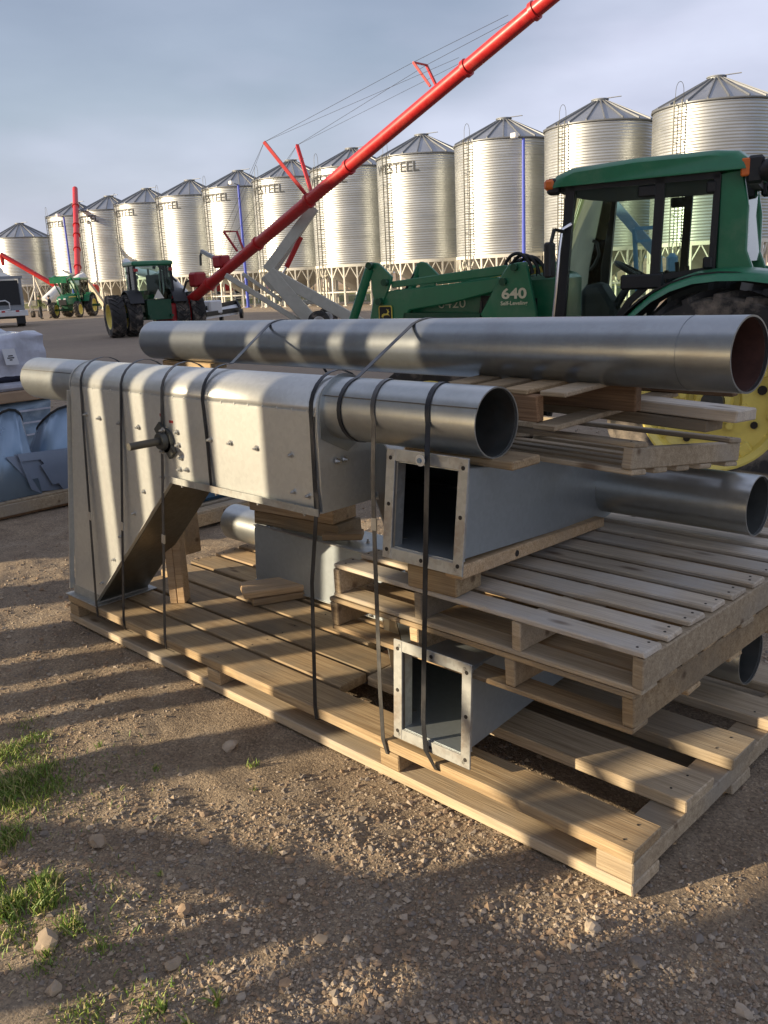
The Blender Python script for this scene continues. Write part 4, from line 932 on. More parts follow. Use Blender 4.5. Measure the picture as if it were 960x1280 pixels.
k = MB(); k.prism([(1.30, -.36, 1.25), (1.20, -.50, 1.05), (1.17, -.52, 2.5), (1.2, -.40, 2.5)], (0, .05, 0)); 
MB().path([tl(741, 301, .7), tl(746, 303, .7), tl(749, 318, .7), tl(744, 330, .7), tl(738, 338, .7)], .014, 6).build('grab_handle', BLACK, tr)
MB().path([(1.37, .86, 1.0), (1.36, .90, 1.25), (1.31, .90, 1.72), (1.285, .90, 2.05), (1.27, .87, 2.22), (1.20, .84, 2.26)], .016, 8).build('grab_rail', CHROME, tr)
k = MB(); k.path([(1.25, .86, 2.2), (1.30, 1.0, 2.22), (1.32, 1.04, 2.1)], .015, 6); k.box((1.33, 1.03, 1.98), (.06, .16, .28)); k.build('mirror', BLACK, tr, bevel=.015)
# hood
hp = [(1.40, 1.05), (1.40, 1.955), (1.75, 1.95), (2.3, 1.90), (2.9, 1.80), (3.12, 1.68), (3.18, 1.45), (3.16, 1.05)]
hv = []; cs = [(-.40, 1.0), (-.40, .93), (-.34, .5), (-.2, .12), (0, 0), (.2, .12), (.34, .5), (.40, .93), (.40, 1.0)]
k = MB(); k.prism([(x, -.40, z - (.06 if z > 1.5 else 0)) for x, z in hp], (0, .80, 0)); k.build('hood', GREEN, tr, bevel=.07)
MB().box((3.19, 0, 1.35), (.06, .6, .6)).build('grille', BLACK, tr)
MB().prism([tl(596, 351, .408), tl(606, 356, .408), tl(690, 338, .408), tl(690, 330, .408)], (0, .004, 0)).build('hood_stripe', SIGNY, tr, False)
k = MB(); k.prism([(2.2, .405, 1.44), (1.62, .405, 1.44), (1.62, .405, 1.66), (2.16, .405, 1.70)], (0, .006, 0)); k.build('hood_screen', BLACK, tr)
for i in range(9): MB().box((1.68 + i * .06, .415, 1.55), (.02, .012, .2)).build('screen_bar', IRON, tr)
ux = -Vector((1, 0, 0)); uz = Vector((0, 0, 1))
flat_text('hood_number', '6420', .12, tl(565, 380, .41), ux, uz, CREAMT, tr, sx=1.2)
flat_text('hood_lettering', 'DEERE', .085, tl(664, 342, .415), ux, uz, BLACK, tr, sx=1.3)
# loader
for s in (1, -1):
    y = .62 * s; t_ = -.10 * s
    k = MB(); k.prism(tpoly([(646, 328), (657.5, 327), (670.5, 391), (672, 440), (640, 440), (600, 393.5), (624, 348), (635, 331)], .62) if s > 0 else [Vector((v.x, y, v.z)) for v in tpoly([(646, 328), (657.5, 327), (670.5, 391), (672, 440), (640, 440), (600, 393.5), (624, 348), (635, 331)], .62)], (0, t_ * .55, 0)); k.build('loader_tower', GREEN, tr, bevel=.008)
    def lq(pts): return [Vector((v.x, y - s * .05, v.z)) for v in tpoly(pts, .57)]
    k = MB(); k.prism(lq([(488, 363), (560, 355), (622, 346), (632, 352), (622, 364), (560, 380), (512, 388), (504, 402), (470, 440), (440, 440), (462, 398), (466, 372)]), (0, t_, 0)); k.build('loader_arm', GREEN, tr, bevel=.012)
    k = MB(); k.prism(lq([(488, 352), (632, 331), (640, 337), (634, 343), (490, 360)]), (0, -s * .03, 0)); k.build('leveling_link', GREEN, tr, bevel=.006)
    k = MB(); k.prism([v + Vector((0, s * .02, 0)) for v in lq([(460, 331), (466, 328), (474, 329), (491, 346), (486, 362), (482, 372), (480, 380), (472, 382), (466, 366), (465, 352)])], (0, t_ * .4, 0)); k.build('bell_crank', GREEN, tr, bevel=.006)
    a, b_ = lq([(463, 336), (442, 398)]); a2 = a.lerp(b_, 1.6)
    MB().cyl(a + Vector((0, s * .02, 0)), a.lerp(b_, 1.05), .045, 14).build('hydraulic_cylinder', GREEN, tr)
    MB().cyl(a.lerp(b_, 1.02), a2, .025, 10).build('cylinder_rod', CHROME, tr)
    for q in ((465, 332), (484, 353), (477, 377), (632, 352), (646, 334)):
        c0 = lq([q])[0]; yy = .64 * s if q[0] > 600 else y + s * .0
        MB().cyl((c0.x, yy - s * .03, c0.z), (c0.x, yy + s * .03, c0.z), .032, 14).build('pivot_pin', GREEND, tr)
    MB().prism(lq([(505, 391), (600, 392), (600, 400), (503, 402)]), (0, -s * .08, 0)).build('lift_cylinder', GREEND, tr)
    MB().path([tuple(v + Vector((0, -s * .02, 0))) for v in lq([(458, 345), (449, 362), (443, 375), (441, 392), (441, 410)])], .012, 6).build('hydraulic_hose', BLACK, tr)
MB().cyl((3.15, -.62, 1.35), (3.15, .62, 1.35), .08, 14).build('cross_tube', GREEN, tr)
for i, (a, b_, hgt) in enumerate(((630, 664, 314), (638, 672, 316), (646, 680, 318), (634, 684, 321))):
    p0, p1 = tl(a, 338, .50 - i * .04), tl(b_ + 2, 342, .50 - i * .04); top = tl((a + b_) / 2, hgt, .50 - i * .04); h_ = top.z - p0.z
    MB().path([p0.lerp(p1, f) + Vector((0, 0, h_ * (math.sin(PI * f) ** .55))) for f in np.linspace(0, 1, 14)], .016, 7).build('hydraulic_hose', BLACK, tr)
oy = .627
flat_text('loader_number', '640', .125, tl(642.5, 367.5, oy), ux, uz, CREAMT, tr, sx=1.25, bold=.004)
flat_text('loader_lettering', 'Self-Leveling', .048, tl(642.5, 379, oy), ux, uz, CREAMT, tr, sx=1.05, bold=.001)
# leaping animal badge on the loader arm
bx = tl(482, 391, .585)
def bpl(pts, d): return [bx + ux * a * .0028 + uz * b_ * .0028 + Vector((0, d, 0)) for a, b_ in pts]
em = MB(); em.prism(bpl([(-26,-24),(-20,-28),(20,-28),(26,-24),(26,18),(22,24),(-22,24),(-26,18)], .0), (0, .004, 0)); emo = em.build('emblem', SIGNY, tr, False)
e2 = MB(); e2.prism(bpl([(-22,-24),(22,-24),(22,17),(19,20),(-19,20),(-22,17)], .0045), (0, .002, 0)); e2.build('emblem_panel', BLACK, emo, False)
for o in emo.children: pass
e3 = MB(); e3.prism(bpl([(-15,-14),(-13,-6),(-6,-2),(4,-3),(9,2),(8,8),(4,12),(6,13),(10,9),(13,12),(12,7),(16,3),(13,1),(11,-4),(15,-8),(17,-13),(14,-9),(9,-8),(3,-8),(-4,-9),(-9,-14),(-7,-20),(-11,-15)], .007), (0, .002, 0)); e3.build('emblem_figure', SIGNY, emo, False)
#@@NEAR
# ------------------------------------------------------------------ boards and pallets
BC = {}
def board_mesh(dims, mtl, bev=.004):
    """a sawn board: long ones get slightly wavy edges and uneven ends"""
    key = (tuple(round(d, 4) for d in dims), mtl.name)
    if key not in BC:
        k = MB(); L, W, H = dims
        if max(L, W) < .3 or min(L, W) > .6: k.box((0, 0, 0), dims)
        else:
            sw_ = W > L; L_, W_ = (W, L) if sw_ else (L, W); n = 6; vs = []; sd_ = rng.uniform(0, 99)
            for i in range(n + 1):
                x = L_ * (i / n - .5)
                for j, (y, z) in enumerate(((-1, -1), (1, -1), (1, 1), (-1, 1))):
                    e = noise.noise(Vector((x * 2.2 + sd_, y * 3, sd_))) * min(.004, W_ * .035)
                    dz = noise.noise(Vector((x * 1.3 + sd_, 5.5, sd_))) * min(.003, H * .06)
                    dx = (rng.uniform(-.004, .004) if i in (0, n) else 0)
                    p = (x + dx, y * W_ / 2 + e, z * H / 2 + dz); vs.append((-p[1], p[0], p[2]) if sw_ else p)
            fs = [(4 * i + j, 4 * i + (j + 1) % 4, 4 * i + 4 + (j + 1) % 4, 4 * i + 4 + j) for i in range(n) for j in range(4)] + [(3, 2, 1, 0), tuple(4 * n + j for j in range(4))]
            k.add(vs, fs)
        BC[key] = k.mesh('board', mtl, True, 30, bev)
    return BC[key]
NAIL = MB().cyl((0, 0, -.004), (0, 0, .0015), .0045, 8).mesh('nail', DARKHOLE, False)
def board(parent, name, c, dims, mtl, rot=None, nails=None):
    o = link(name, board_mesh(dims, mtl), parent, loc=c, rot=rot); KIDS.setdefault(parent, []).append(o)
    for (x, y) in (nails or ()):
        q = link('nail', NAIL, o, loc=(x, y, dims[2] / 2)); KIDS.setdefault(o, []).append(q)
    return o
def stringer_bend(): pass
# the long pallet everything is strapped to
t = thing('pallet', 'long heavy timber pallet on the gravel carrying all the strapped sheet metal', 'pallet', (0, 0, 0)); big_p = t
TB = .045
def wob(a): return rng.uniform(-a, a)
def long_board(y0, y1, x0=-3.66, x1=.0, z=.1375, name='deck_board', skew=0.0, mtl=WOOD):
    L = x1 - x0; w = y1 - y0
    nl = []
    for xs in (-.07, -1.03, -2.2, -3.58):
        if x0 < xs < x1: nl += [(xs - (x0 + x1) / 2 + wob(.02), -w * .28), (xs - (x0 + x1) / 2 + wob(.02), w * .25)]
    return board(t, name, ((x0 + x1) / 2, (y0 + y1) / 2, z), (L, w, TB), mtl, (wob(.003), 0, skew), nl)
long_board(0, .178, mtl=WOOD)
long_board(.20, .365, -3.5, -1.52, mtl=WOOD)
long_board(.345, .545, -1.50, .005, z=.138, mtl=WOODG)
long_board(.385, .575, -3.45, -1.505, z=.137, mtl=WOOD)
long_board(.60, .775, -3.62, -1.75, mtl=WOOD)
long_board(.69, .885, -1.74, .01, mtl=WOODG)
long_board(.81, .985, -3.6, -1.75, mtl=WOOD)
long_board(1.045, 1.225, -1.74, .005, mtl=WOODG)
long_board(1.02, 1.18, -3.62, -1.75, mtl=WOODL)
long_board(1.21, 1.37, -3.62, -1.75, z=.139, mtl=WOODL)
long_board(1.35, 1.53, -3.66, .0, mtl=WOODG)
for x, w in ((-.065, .13), (-1.03, .10), (-2.2, .10), (-3.60, .10)):
    board(t, 'stringer', (x, .765, .0785), (w, 1.53, .070), WOODG if x > -.5 else WOOD, (0, 0, wob(.004)))
for y0, y1 in ((0, .17), (.72, .88), (1.36, 1.53)):
    board(t, 'skid_board', (-1.83, (y0 + y1) / 2 - .004, .021), (3.665, y1 - y0, .042), WOODG, (0, 0, wob(.002)))
board(t, 'nailing_block', (-1.66, .62, .088), (.09, 1.0, .05), WOODD, (0, 0, .02))

def std_pallet(label, loc, rot, W, D, H, ys, dw, mtl, stringers=4, grp=None, top=True, bys=(0.0, .5, 1.0), sw=.04, dmat=None):
    t = thing('pallet', label, 'pallet', group=grp, mat=Matrix.Translation(loc) @ rot.to_4x4())
    dt = .019
    for y in ys:
        L = W + wob(.01); board(t, 'deck_board', (-W / 2 + wob(.006), y, H - dt / 2), (L, dw + wob(.004), dt), dmat or mtl, (wob(.006), 0, wob(.005)),
                              [(x * (W / 2 - .03) + wob(.008), s * dw * .25 + wob(.008)) for x in (-1, 1) for s in (-1, 1)])
    for i in range(stringers):
        x = -sw / 2 - (W - sw) * i / (stringers - 1)
        board(t, 'stringer', (x + wob(.004), D / 2, H / 2), (sw, D, H - 2 * dt - .001), mtl, (0, 0, wob(.004)))
    for f in bys:
        board(t, 'bottom_board', (-W / 2 + wob(.006), dw / 2 + f * (D - dw), dt / 2), (W + wob(.01), dw, dt), mtl, (0, 0, wob(.005)))
    return t
I3 = Matrix.Identity(3)
ys = [.05 + .148 * i for i in range(10)]
rp_ = Matrix.Rotation(math.radians(-.4), 3, 'Y') @ Matrix.Rotation(math.radians(-1.4), 3, 'Z')
std_pallet('upper pallet of the stacked pair under the raised duct, slatted deck in view', Vector((-.01, .035, .662)), rp_, 1.36, 1.42, .139, ys, .098, WOODG, grp='stacked shipping pallets', dmat=WOODF)
std_pallet('lower pallet of the stacked pair, resting on the bottom duct', Vector((-.035, .042, .522)), Matrix.Rotation(math.radians(-.6), 3, 'Y') @ Matrix.Rotation(math.radians(-1.0), 3, 'Z'), 1.36, 1.42, .137, ys, .098, WOOD, grp='stacked shipping pallets', bys=(0, .25, .5, .75, 1))

# ------------------------------------------------------------------ conveyor boot units
def place(O, U, V, W):
    m_ = Matrix((Vector(U), Vector(V), Vector(W))).transposed().to_4x4(); m_.translation = Vector(O); return m_
BOLTM = MB().cyl((0, 0, 0), (0, .003, 0), .014, 12).cyl((0, .003, 0), (0, .012, 0), .0095, 6).cyl((0, .012, 0), (0, .022, 0), .0055, 8).mesh('bolt', BOLT, True)
HOLEM = MB().cyl((0, 0, 0), (0, .0015, 0), .0075, 12).mesh('bolt_hole', DARKHOLE, False)
def boot(label, M_, bearing, tl_=3.44, sheet=GALV, bk=.72, ts=.05):
    t = thing('conveyor_boot', label, 'grain duct', mat=M_, group=None)
    hv_, r = .14, .14
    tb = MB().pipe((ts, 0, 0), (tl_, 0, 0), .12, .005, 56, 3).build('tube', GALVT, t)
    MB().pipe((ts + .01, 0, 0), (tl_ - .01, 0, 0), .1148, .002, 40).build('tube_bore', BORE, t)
    MB().beam((ts, -.1036, .062), (tl_, -.1036, .062), .003, .005, up=(0, 1, 0)).build('tube_seam', SEAMM, t)
    # trough: U section from u=.79 to 2.69
    u0, u1 = bk, 2.69; n = 16; prof = [(-hv_, -.39)] + [(-r * math.cos(PI * i / n), r * .86 * math.sin(PI * i / n)) for i in range(n + 1)] + [(hv_, -.39)]
    vs = []
    for u in (u0, u1): vs += [(u, v, w) for v, w in prof]
    q = len(prof); fs = [(i, i + 1, q + i + 1, q + i) for i in range(q - 1)]
    MB().add([(max(x, 1.66) if w < -.3 and x < 1 else x, v, w) for x, v, w in vs], fs)
    k = MB(); top = prof[1:-1]; q = len(top)
    k.add([(u, v, w) for u in (u0, u1) for v, w in top], [(i, i + 1, q + i + 1, q + i) for i in range(q - 1)])
    o = k.build('trough_cover', GALV, t, True, 40); o.modifiers.new('thickness', 'SOLIDIFY').thickness = .004
    # side sheets incl. chute cheeks, tapering out to the mouth
    hb = .152
    for s in (-1, 1):
        k = MB(); k.add([(.45, s * hb, -1.22), (.725, s * hb, -1.22), (1.655, s * hv_, -.39), (2.69, s * hv_, -.39), (2.69, s * hv_, .0), (bk, s * hv_, .0)], [(0, 1, 2, 5), (2, 3, 4, 5)] if s < 0 else [(5, 2, 1, 0), (5, 4, 3, 2)])
        o = k.build('side_sheet', sheet, t, False); m_ = o.modifiers.new('thickness', 'SOLIDIFY'); m_.thickness = .005; m_.offset = 0
        k = MB()
        for i in range(20): k.cyl((.86 + .094 * i, s * (hv_ - .001), .0), (.86 + .094 * i, s * (hv_ + .004), .0), .006, 6)
        k.beam((.79, s * (hv_ + .0015), -.012), (2.69, s * (hv_ + .0015), -.012), .004, .006); k.build('seam', GALV, t)
    k = MB(); k.add([(.45, -hb, -1.22), (.45, hb, -1.22), (bk, hv_, .0), (bk, -hv_, .0)], [(0, 1, 2, 3)]); o = k.build('chute_back', sheet, t, False); o.modifiers.new('thickness', 'SOLIDIFY').thickness = .005
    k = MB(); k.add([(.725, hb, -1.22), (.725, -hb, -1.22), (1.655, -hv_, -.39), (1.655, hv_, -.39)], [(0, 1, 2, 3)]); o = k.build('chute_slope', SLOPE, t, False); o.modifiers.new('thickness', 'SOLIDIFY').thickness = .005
    # folded edge lip along the front of the chute slope
    MB().beam((.725, -hb - .012, -1.22), (1.655, -hv_ - .012, -.39), .024, .004, up=(0, 0, 1)).build('chute_lip', sheet, t)
    k = MB(); k.box((2.17, 0, -.393), (1.05, .33, .005)); k.build('trough_bottom', sheet, t)
    k = MB()
    for s in (-1, 1): k.box((2.17, s * .166, -.389), (1.06, .004, .03))
    k.build('bottom_flange', FLANGE, t)
    # end plates
    for u, nm in ((bk - .005, 'end_plate'), (2.695, 'end_plate')):
        m_ = 20; ring = []
        outl = [(-.145, -.395 if u > 1 else -.15), *[(-.146 * math.cos(PI * i / m_), .125 * math.sin(PI * i / m_)) for i in range(m_ + 1)], (.145, -.395 if u > 1 else -.15)]
        MB().prism([(u, a, b_) for a, b_ in outl], (.006 if u > 1 else -.006, 0, 0)).build(nm, sheet, t, False)
    if True:
        k = MB(); k.prism([(2.703, a, b_) for a, b_ in [(-.135, -.10), *[(-.135 * math.cos(PI * i / 16), .135 * math.sin(PI * i / 16)) for i in range(17)], (.135, -.10), (0, -.17)]], (.004, 0, 0)); k.build('bearing_plate', GALVT, t, False)
    # mouth flange
    fw_, ft = .042, .006; wz = -1.228; ua, ub, vv = .405, .772, .196
    for nm, c, d in (('a', ((ua + ub) / 2, -vv + fw_ / 2, wz), (ub - ua, fw_, ft)), ('b', ((ua + ub) / 2, vv - fw_ / 2, wz), (ub - ua, fw_, ft)),
                     ('c', (ua + fw_ / 2, 0, wz - .0015), (fw_, 2 * vv - .004, ft)), ('d', (ub - fw_ / 2, 0, wz - .0015), (fw_, 2 * vv - .004, ft))):
        o = MB().box((0, 0, 0), d).build('flange_bar', FLANGE, t, bevel=.0015); o.location = c
        L_ = max(d[0], d[1]); ii = 0 if d[0] > d[1] else 1
        for f in (-.42, 0, .42):
            q_ = link('bolt_hole', HOLEM, o, rot=(-PI / 2, 0, 0)); q_.location = (L_ * f if ii == 0 else 0, L_ * f if ii == 1 else 0, -ft / 2)
    k = MB()
    for s in (-1, 1): k.box(((ua + ub) / 2, s * (hb + .003), -1.2), (ub - ua - .07, .005, .05)); 
    k.box((ua + fw_ - .003, 0, -1.2), (.005, .31, .05)); k.box((ub - fw_ + .003, 0, -1.2), (.005, .31, .05)); k.build('flange_web', FLANGE, t)
    # bolts along both sides
    spots = [(.86 + .0 , -.14), (1.0, -.15), (1.2, -.16), (1.38, -.165), (1.98, -.17), (2.13, -.17), (2.31, -.175), (2.53, -.18), (2.53, -.33), (2.62, -.335), (.80, -1.09), (.97, -.92), (1.08, -.77), (1.24, -.62), (1.36, -.49), (1.55, -.39)]
    for u, w in spots:
        for s in (-1, 1):
            q_ = link('bolt', BOLTM, t, loc=(u, s * (.1425 if w > -.5 else .147), w), rot=(0, 0, 0 if s > 0 else PI)); KIDS[t].append(q_)
    for u, w in ((1.72, -.16), (1.72, -.22), (1.73, -.28), (1.71, -.335), (1.77, -.33)):
        q_ = link('bolt', BOLTM, t, loc=(u, -.1425, w), rot=(0, 0, PI)); KIDS[t].append(q_)
    for u in (1.73, 2.0, 2.3, 2.6):
        q_ = link('bolt', BOLTM, t, loc=(u, -.155, -.395), rot=(-PI / 2, 0, 0)); KIDS[t].append(q_)
    for v, w in ((-.06, -.20), (-.02, -.20)):
        q_ = link('bolt', BOLTM, t, loc=(2.708, v, w), rot=(0, 0, -PI / 2)); KIDS[t].append(q_)
    if bearing:
        bu, bw = 1.625, -.205
        k = MB(); k.cyl((bu, -.145, bw), (bu, -.162, bw), .058, 20).cyl((bu, -.165, bw), (bu, -.19, bw), .044, 20, .038); k.box((bu, -.153, bw), (.17, .018, .06), Matrix.Rotation(.9, 3, 'Y'))
        b0 = k.build('bearing', IRON, t)
        MB().cyl((bu, -.15, bw), (bu, -.345, bw), .018, 18).build('shaft', IRON, b0)
        for a in (1, 4):
            q_ = link('bolt', BOLTM, b0, loc=(bu + .052 * math.cos(a * PI / 3 + .3), -.166, bw + .052 * math.sin(a * PI / 3 + .3)), rot=(0, 0, PI)); KIDS.setdefault(b0, []).append(q_)
        k = MB(); k.box((bu + .05, -.143, bw + .09), (.03, .004, .012)).box((bu - .03, -.143, bw + .115), (.02, .004, .014)); k.build('red_seal', REDD, t)
        k = MB(); k.beam((.42 + .0, -.158, -1.2), (.71, -.146, -.02), .006, .03, up=(0, 1, 0)); k.build('back_lip', sheet, t)
    return t
boot('upright galvanised conveyor boot with shaft, its chute standing on the pallet left end', place((-4.08, .19, 1.395), (1, 0, 0), (0, 1, 0), (0, 0, 1)), True)
def lying(ax_, ay, az, tilt):
    R_ = Matrix.Rotation(tilt, 3, 'X'); return place((ax_, ay, az), R_ @ Vector((-1, 0, 0)), R_ @ Vector((0, 0, 1)), R_ @ Vector((0, 1, 0)))
GALV2 = galv_mat('galvanised_bluish', (.42, .47, .50), .38, .62, damt=.05, spang=.04)
boot('lying conveyor boot raised on the pallet pair, square mouth towards the camera', lying(-.225, 1.225, .955, math.radians(-7.2)), False, sheet=GALV2, bk=.61, ts=-.06)
boot('lowest conveyor boot on the long pallet boards, square mouth beneath the pallet pair', lying(-.215, 1.225, .325, math.radians(-3.4)), False, sheet=GALV2, bk=.61, ts=-.06)

# the loose dark steel pipe on top
t = thing('steel_pipe', 'dark bare steel pipe lying highest on top of the load', 'pipe', (0, 0, 0))
pa, pb = Vector((.005, .631, 1.595)), Vector((-4.06, 1.017, 1.55))
MB().pipe(pa, pb, .121, .006, 64, 3).build('pipe_wall', STEELT, t)
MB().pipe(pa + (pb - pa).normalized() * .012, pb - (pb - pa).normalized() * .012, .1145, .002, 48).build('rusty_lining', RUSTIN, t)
k = MB(); k.cyl(pa.lerp(pb, .046), pa.lerp(pb, .0465), .1225, 48); k.build('weld_seam', STEELT, t)

# ------------------------------------------------------------------ dunnage
def lumber(label, c, dims, mtl, rz=0, rx=0, ry=0, name='timber_block', grp=None, cat='timber'):
    o = link(name, board_mesh(dims, mtl, .005), None, loc=c, rot=(rx, ry, rz)); return tag(o, label, cat, grp)
t = thing('timber_post', 'upright doubled timber post propping the chute slope', 'timber post', (-3.02, .36, .16))
for i, dx in enumerate((-.0225, .0225)):
    board(t, 'plank', (dx * math.cos(.65), dx * math.sin(.65), .41), (.043, .09, .82), WOODL, (0, 0, .65))
lumber('upper of two short spacer blocks under the lowest duct end', (-2.62, .78, .220), (.46, .20, .038), WOODL, 1.05, grp=None)
lumber('lower of two short spacer blocks under the lowest duct end', (-2.60, .79, .181), (.42, .20, .036), WOODL, 1.12)
# crib of offcuts standing on the lowest boot and carrying the upright boot
for z, dx, dy, h_, lab in ((.548, .0, .0, .080, 'lowest offcut of the crib on the lowest boot, pale end grain at left'), (.636, -.02, -.015, .085, 'second offcut of the crib, just below the upright boot trough')):
    lumber(lab, (-2.63 + dx, 1.0 + dy, z), (.66, .20, h_), WOOD if z < .6 else WOODL, .10)
lumber('tall packing block of the crib, tucked up behind the upright boot trough', (-2.62, .99, .84), (.5, .18, .32), WOODD, .1)
lumber('cross timber between the crib and the upright boot trough', (-2.55, .62, 1.0 - .032), (.10, .62, .045), WOODD, 0)
lumber('loose flat block on the side sheet of the lowest boot', (-2.30, .98, .525), (.22, .11, .035), WOODL, .7)
# beam between pallet pair and raised boot
t = thing('timber_beam', 'sloping pale timber under the raised boot along its lower edge', 'timber', (-.70, .02, .80))
MB().prism([(-.04, 0, .085), (-.15, 1.10, -.005), (-.15, 1.10, .035), (-.10, .55, .085), (-.04, .0, .135)], (.075, 0, 0)).build('plank', WOODL, t, bevel=.004)
MB().cyl((-.004, .36, .08), (.001, .36, .08), .012, 12).build('knot', DARKHOLE, t)
lumber('short timber block under the near lip of the raised boot mouth', (-.83, .12, .843), (.22, .15, .085), WOOD, .05)
lumber('timber under the raised boot, hidden side', (-.95, .62, .84), (.09, .9, .08), WOOD, 0)
# timber between raised boot mouth and upright boot tube
lumber('flat board lying on top of the raised boot behind its mouth', (-.80, .24, 1.262), (.50, .15, .03), WOOD, -.03)

# small pallets and planks stacked between the raised boot and the top pipe
rA = Matrix.Rotation(math.radians(-7.5), 3, 'X') @ Matrix.Rotation(math.radians(1.0), 3, 'Y') @ Matrix.Rotation(math.radians(-3), 3, 'Z')
std_pallet('tilted small pallet on the raised boot beside the yellow wheel', Vector((-.315, .50, 1.195)), rA, .95, .78, .112, [.05 + .16 * i for i in range(1)] + [.72], .09, WOODG, 2, bys=(0.0, .22, .45, .68, 1.0))
pr = Matrix.Rotation(.06, 3, 'Z')
lumber('upper of the two long planks below the top pipe, pale top', (-.66, .93, 1.378), (1.12, .145, .043), WOODF, -.06, -.05, .03, 'plank', 'paired planks on the tilted pallet')
lumber('lower of the two long planks below the top pipe', (-.74, .915, 1.334), (1.06, .13, .042), WOODG, -.04, -.05, .03, 'plank', 'paired planks on the tilted pallet')
rB = Matrix.Rotation(math.radians(93), 3, 'Z') @ Matrix.Rotation(math.radians(-1.5), 3, 'X')
tB = thing('pallet', 'brown broken pallet directly under the right part of the top pipe', 'pallet', mat=Matrix.Translation(Vector((-.62, .28, 1.335))) @ Matrix.Rotation(math.radians(-3), 4, 'Z') @ Matrix.Rotation(math.radians(2.0), 4, 'X'))
board(tB, 'bottom_board', (.02, .52, .010), (.10, .78, .019), WOODG, (.0, 0, -.03)); board(tB, 'bottom_board', (-.42, .52, .010), (.10, .78, .019), WOODG)
for y in (.47, .88): board(tB, 'stringer', (-.14 if y < .6 else .02, y, .068), (.62, .04, .094), WOODD)
board(tB, 'stringer', (-.30, .16, .068), (.55, .04, .094), WOODD)
for x in (.04, -.12, -.28, -.44): board(tB, 'deck_board', (x, .54, .126), (.105, .80, .018), WOODG if x > 0 else WOOD)
lumber('thin board between the top pipe and the upright boot near its left end', (-3.62, 1.0, 1.412), (.62, .12, .034), WOOD, -.09)
lumber('cross bearer carrying the left end of the top pipe', (-3.78, .95, 1.375), (.09, .30, .036), WOOD, 0)
lumber('tall bearer post under the left end of the top pipe, hidden behind the boot', (-3.78, .93, .758), (.09, .12, 1.196), WOOD, 0)

# ------------------------------------------------------------------ steel straps
def strap(label, pts, w=.021, wdir=(1, 0, 0), m_=STRAPM, seal=None):
    o = MB().ribbon(pts, wdir, w, .0022).build('steel_strap_band', m_, None, True, 60); o.name = 'strapping'
    if seal is not None:
        i = seal; a, b_ = Vector(pts[i]), Vector(pts[i + 1]); c_ = a.lerp(b_, .45); d = (b_ - a).normalized(); wd = Vector(wdir); wd = (wd - d * wd.dot(d)).normalized()
        R_ = Matrix((wd, d, wd.cross(d))).transposed(); MB().box(c_, (w + .005, .045, .006), R_).build('crimp_seal', BOLT, o)
    return tag(o, label, 'strap', 'black steel strapping holding the load')
def over(xc, yc, zc, r, a0, a1, n=10, dx=0): return [Vector((xc + dx * i / n, yc - r * math.cos(a0 + (a1 - a0) * i / n), zc + r * math.sin(a0 + (a1 - a0) * i / n))) for i in range(n + 1)]
def strap_over_boot(xt, xb_px, label, m_=STRAPM, zbot=.10, back=True):
    f = over(xt, .19, 1.395, .1445, 0, PI, 12)
    bot = at(*xb_px, Y=-.006)
    pts = [Vector((bot.x + .02, .03, .085)), Vector((bot.x, -.004, .11)), Vector((bot.x, -.004, .155))] if zbot < .12 else [Vector((bot.x, -.004, bot.z))]
    # follow the sheet side down to about the trough seam, then hang to the pallet edge
    pts += [Vector((xt + (bot.x - xt) * .45, .012, .80)), Vector((xt + (bot.x - xt) * .12, .036, 1.18))] if False else []
    pts += [Vector((bot.x + (xt - bot.x) * f_, -.004 + (.044 + .004) * f_, .16 + (1.395 - .16) * f_)) for f_ in (.3, .6, .85)]
    return strap(label, pts + f + [Vector((xt, .337, 1.2)), Vector((xt, .337, 1.0))], m_=m_, seal=3)
def X_at(px, py, Y=.045): return at(px, py, Y=Y).x
strap_over_boot(X_at(100, 478), (122, 772), 'leftmost strap over the chute of the upright boot')
strap_over_boot(X_at(150, 482), (155, 783), 'second strap from left over the chute of the upright boot')
strap_over_boot(X_at(201, 486), (206, 803), 'strap crossing the chute just left of the shaft bearing', STRAPG)
# strap 4: down the trough side only, then up to the top pipe
def pipe_pt(px, off=0):
    """point on the near top of the loose pipe at column px, and around it"""
    lo, hi = 0., 1.
    for _ in range(40):
        md = (lo + hi) / 2; v = pa.lerp(pb, md) - CAM; x = 480 + FPX * v.dot(CR) / v.dot(FWD)
        lo, hi = (lo, md) if x < px else (md, hi)
    return pa.lerp(pb, lo)
def over_pipe(c, r, a0, a1, n=10, sk=0.0):
    ax_ = (pb - pa).normalized(); nrm = Vector((ax_.y, -ax_.x, 0)).normalized(); nrm = nrm if nrm.y < 0 else -nrm
    return [c + nrm * r * math.cos(a0 + (a1 - a0) * i / n) + Vector((0, 0, 1)) * r * math.sin(a0 + (a1 - a0) * i / n) + ax_ * sk * i / n for i in range(n + 1)]
x4 = X_at(252, 492); x4b = X_at(262, 598, .03)
strap('strap from the trough side up and over the top pipe, left of the two diagonals',
      [Vector((x4b + .01, .05, 1.0)), Vector((x4b, .034, 1.02)), Vector((x4 * .5 + x4b * .5, .043, 1.2))] + over(x4, .19, 1.395, .1448, 0, 1.75, 8) + over_pipe(pipe_pt(352), .1235, 1.0, 3.4, 10, -.10) + [Vector((pipe_pt(372).x, 1.05, 1.40))], .02)
x5 = X_at(389, 505, .05)
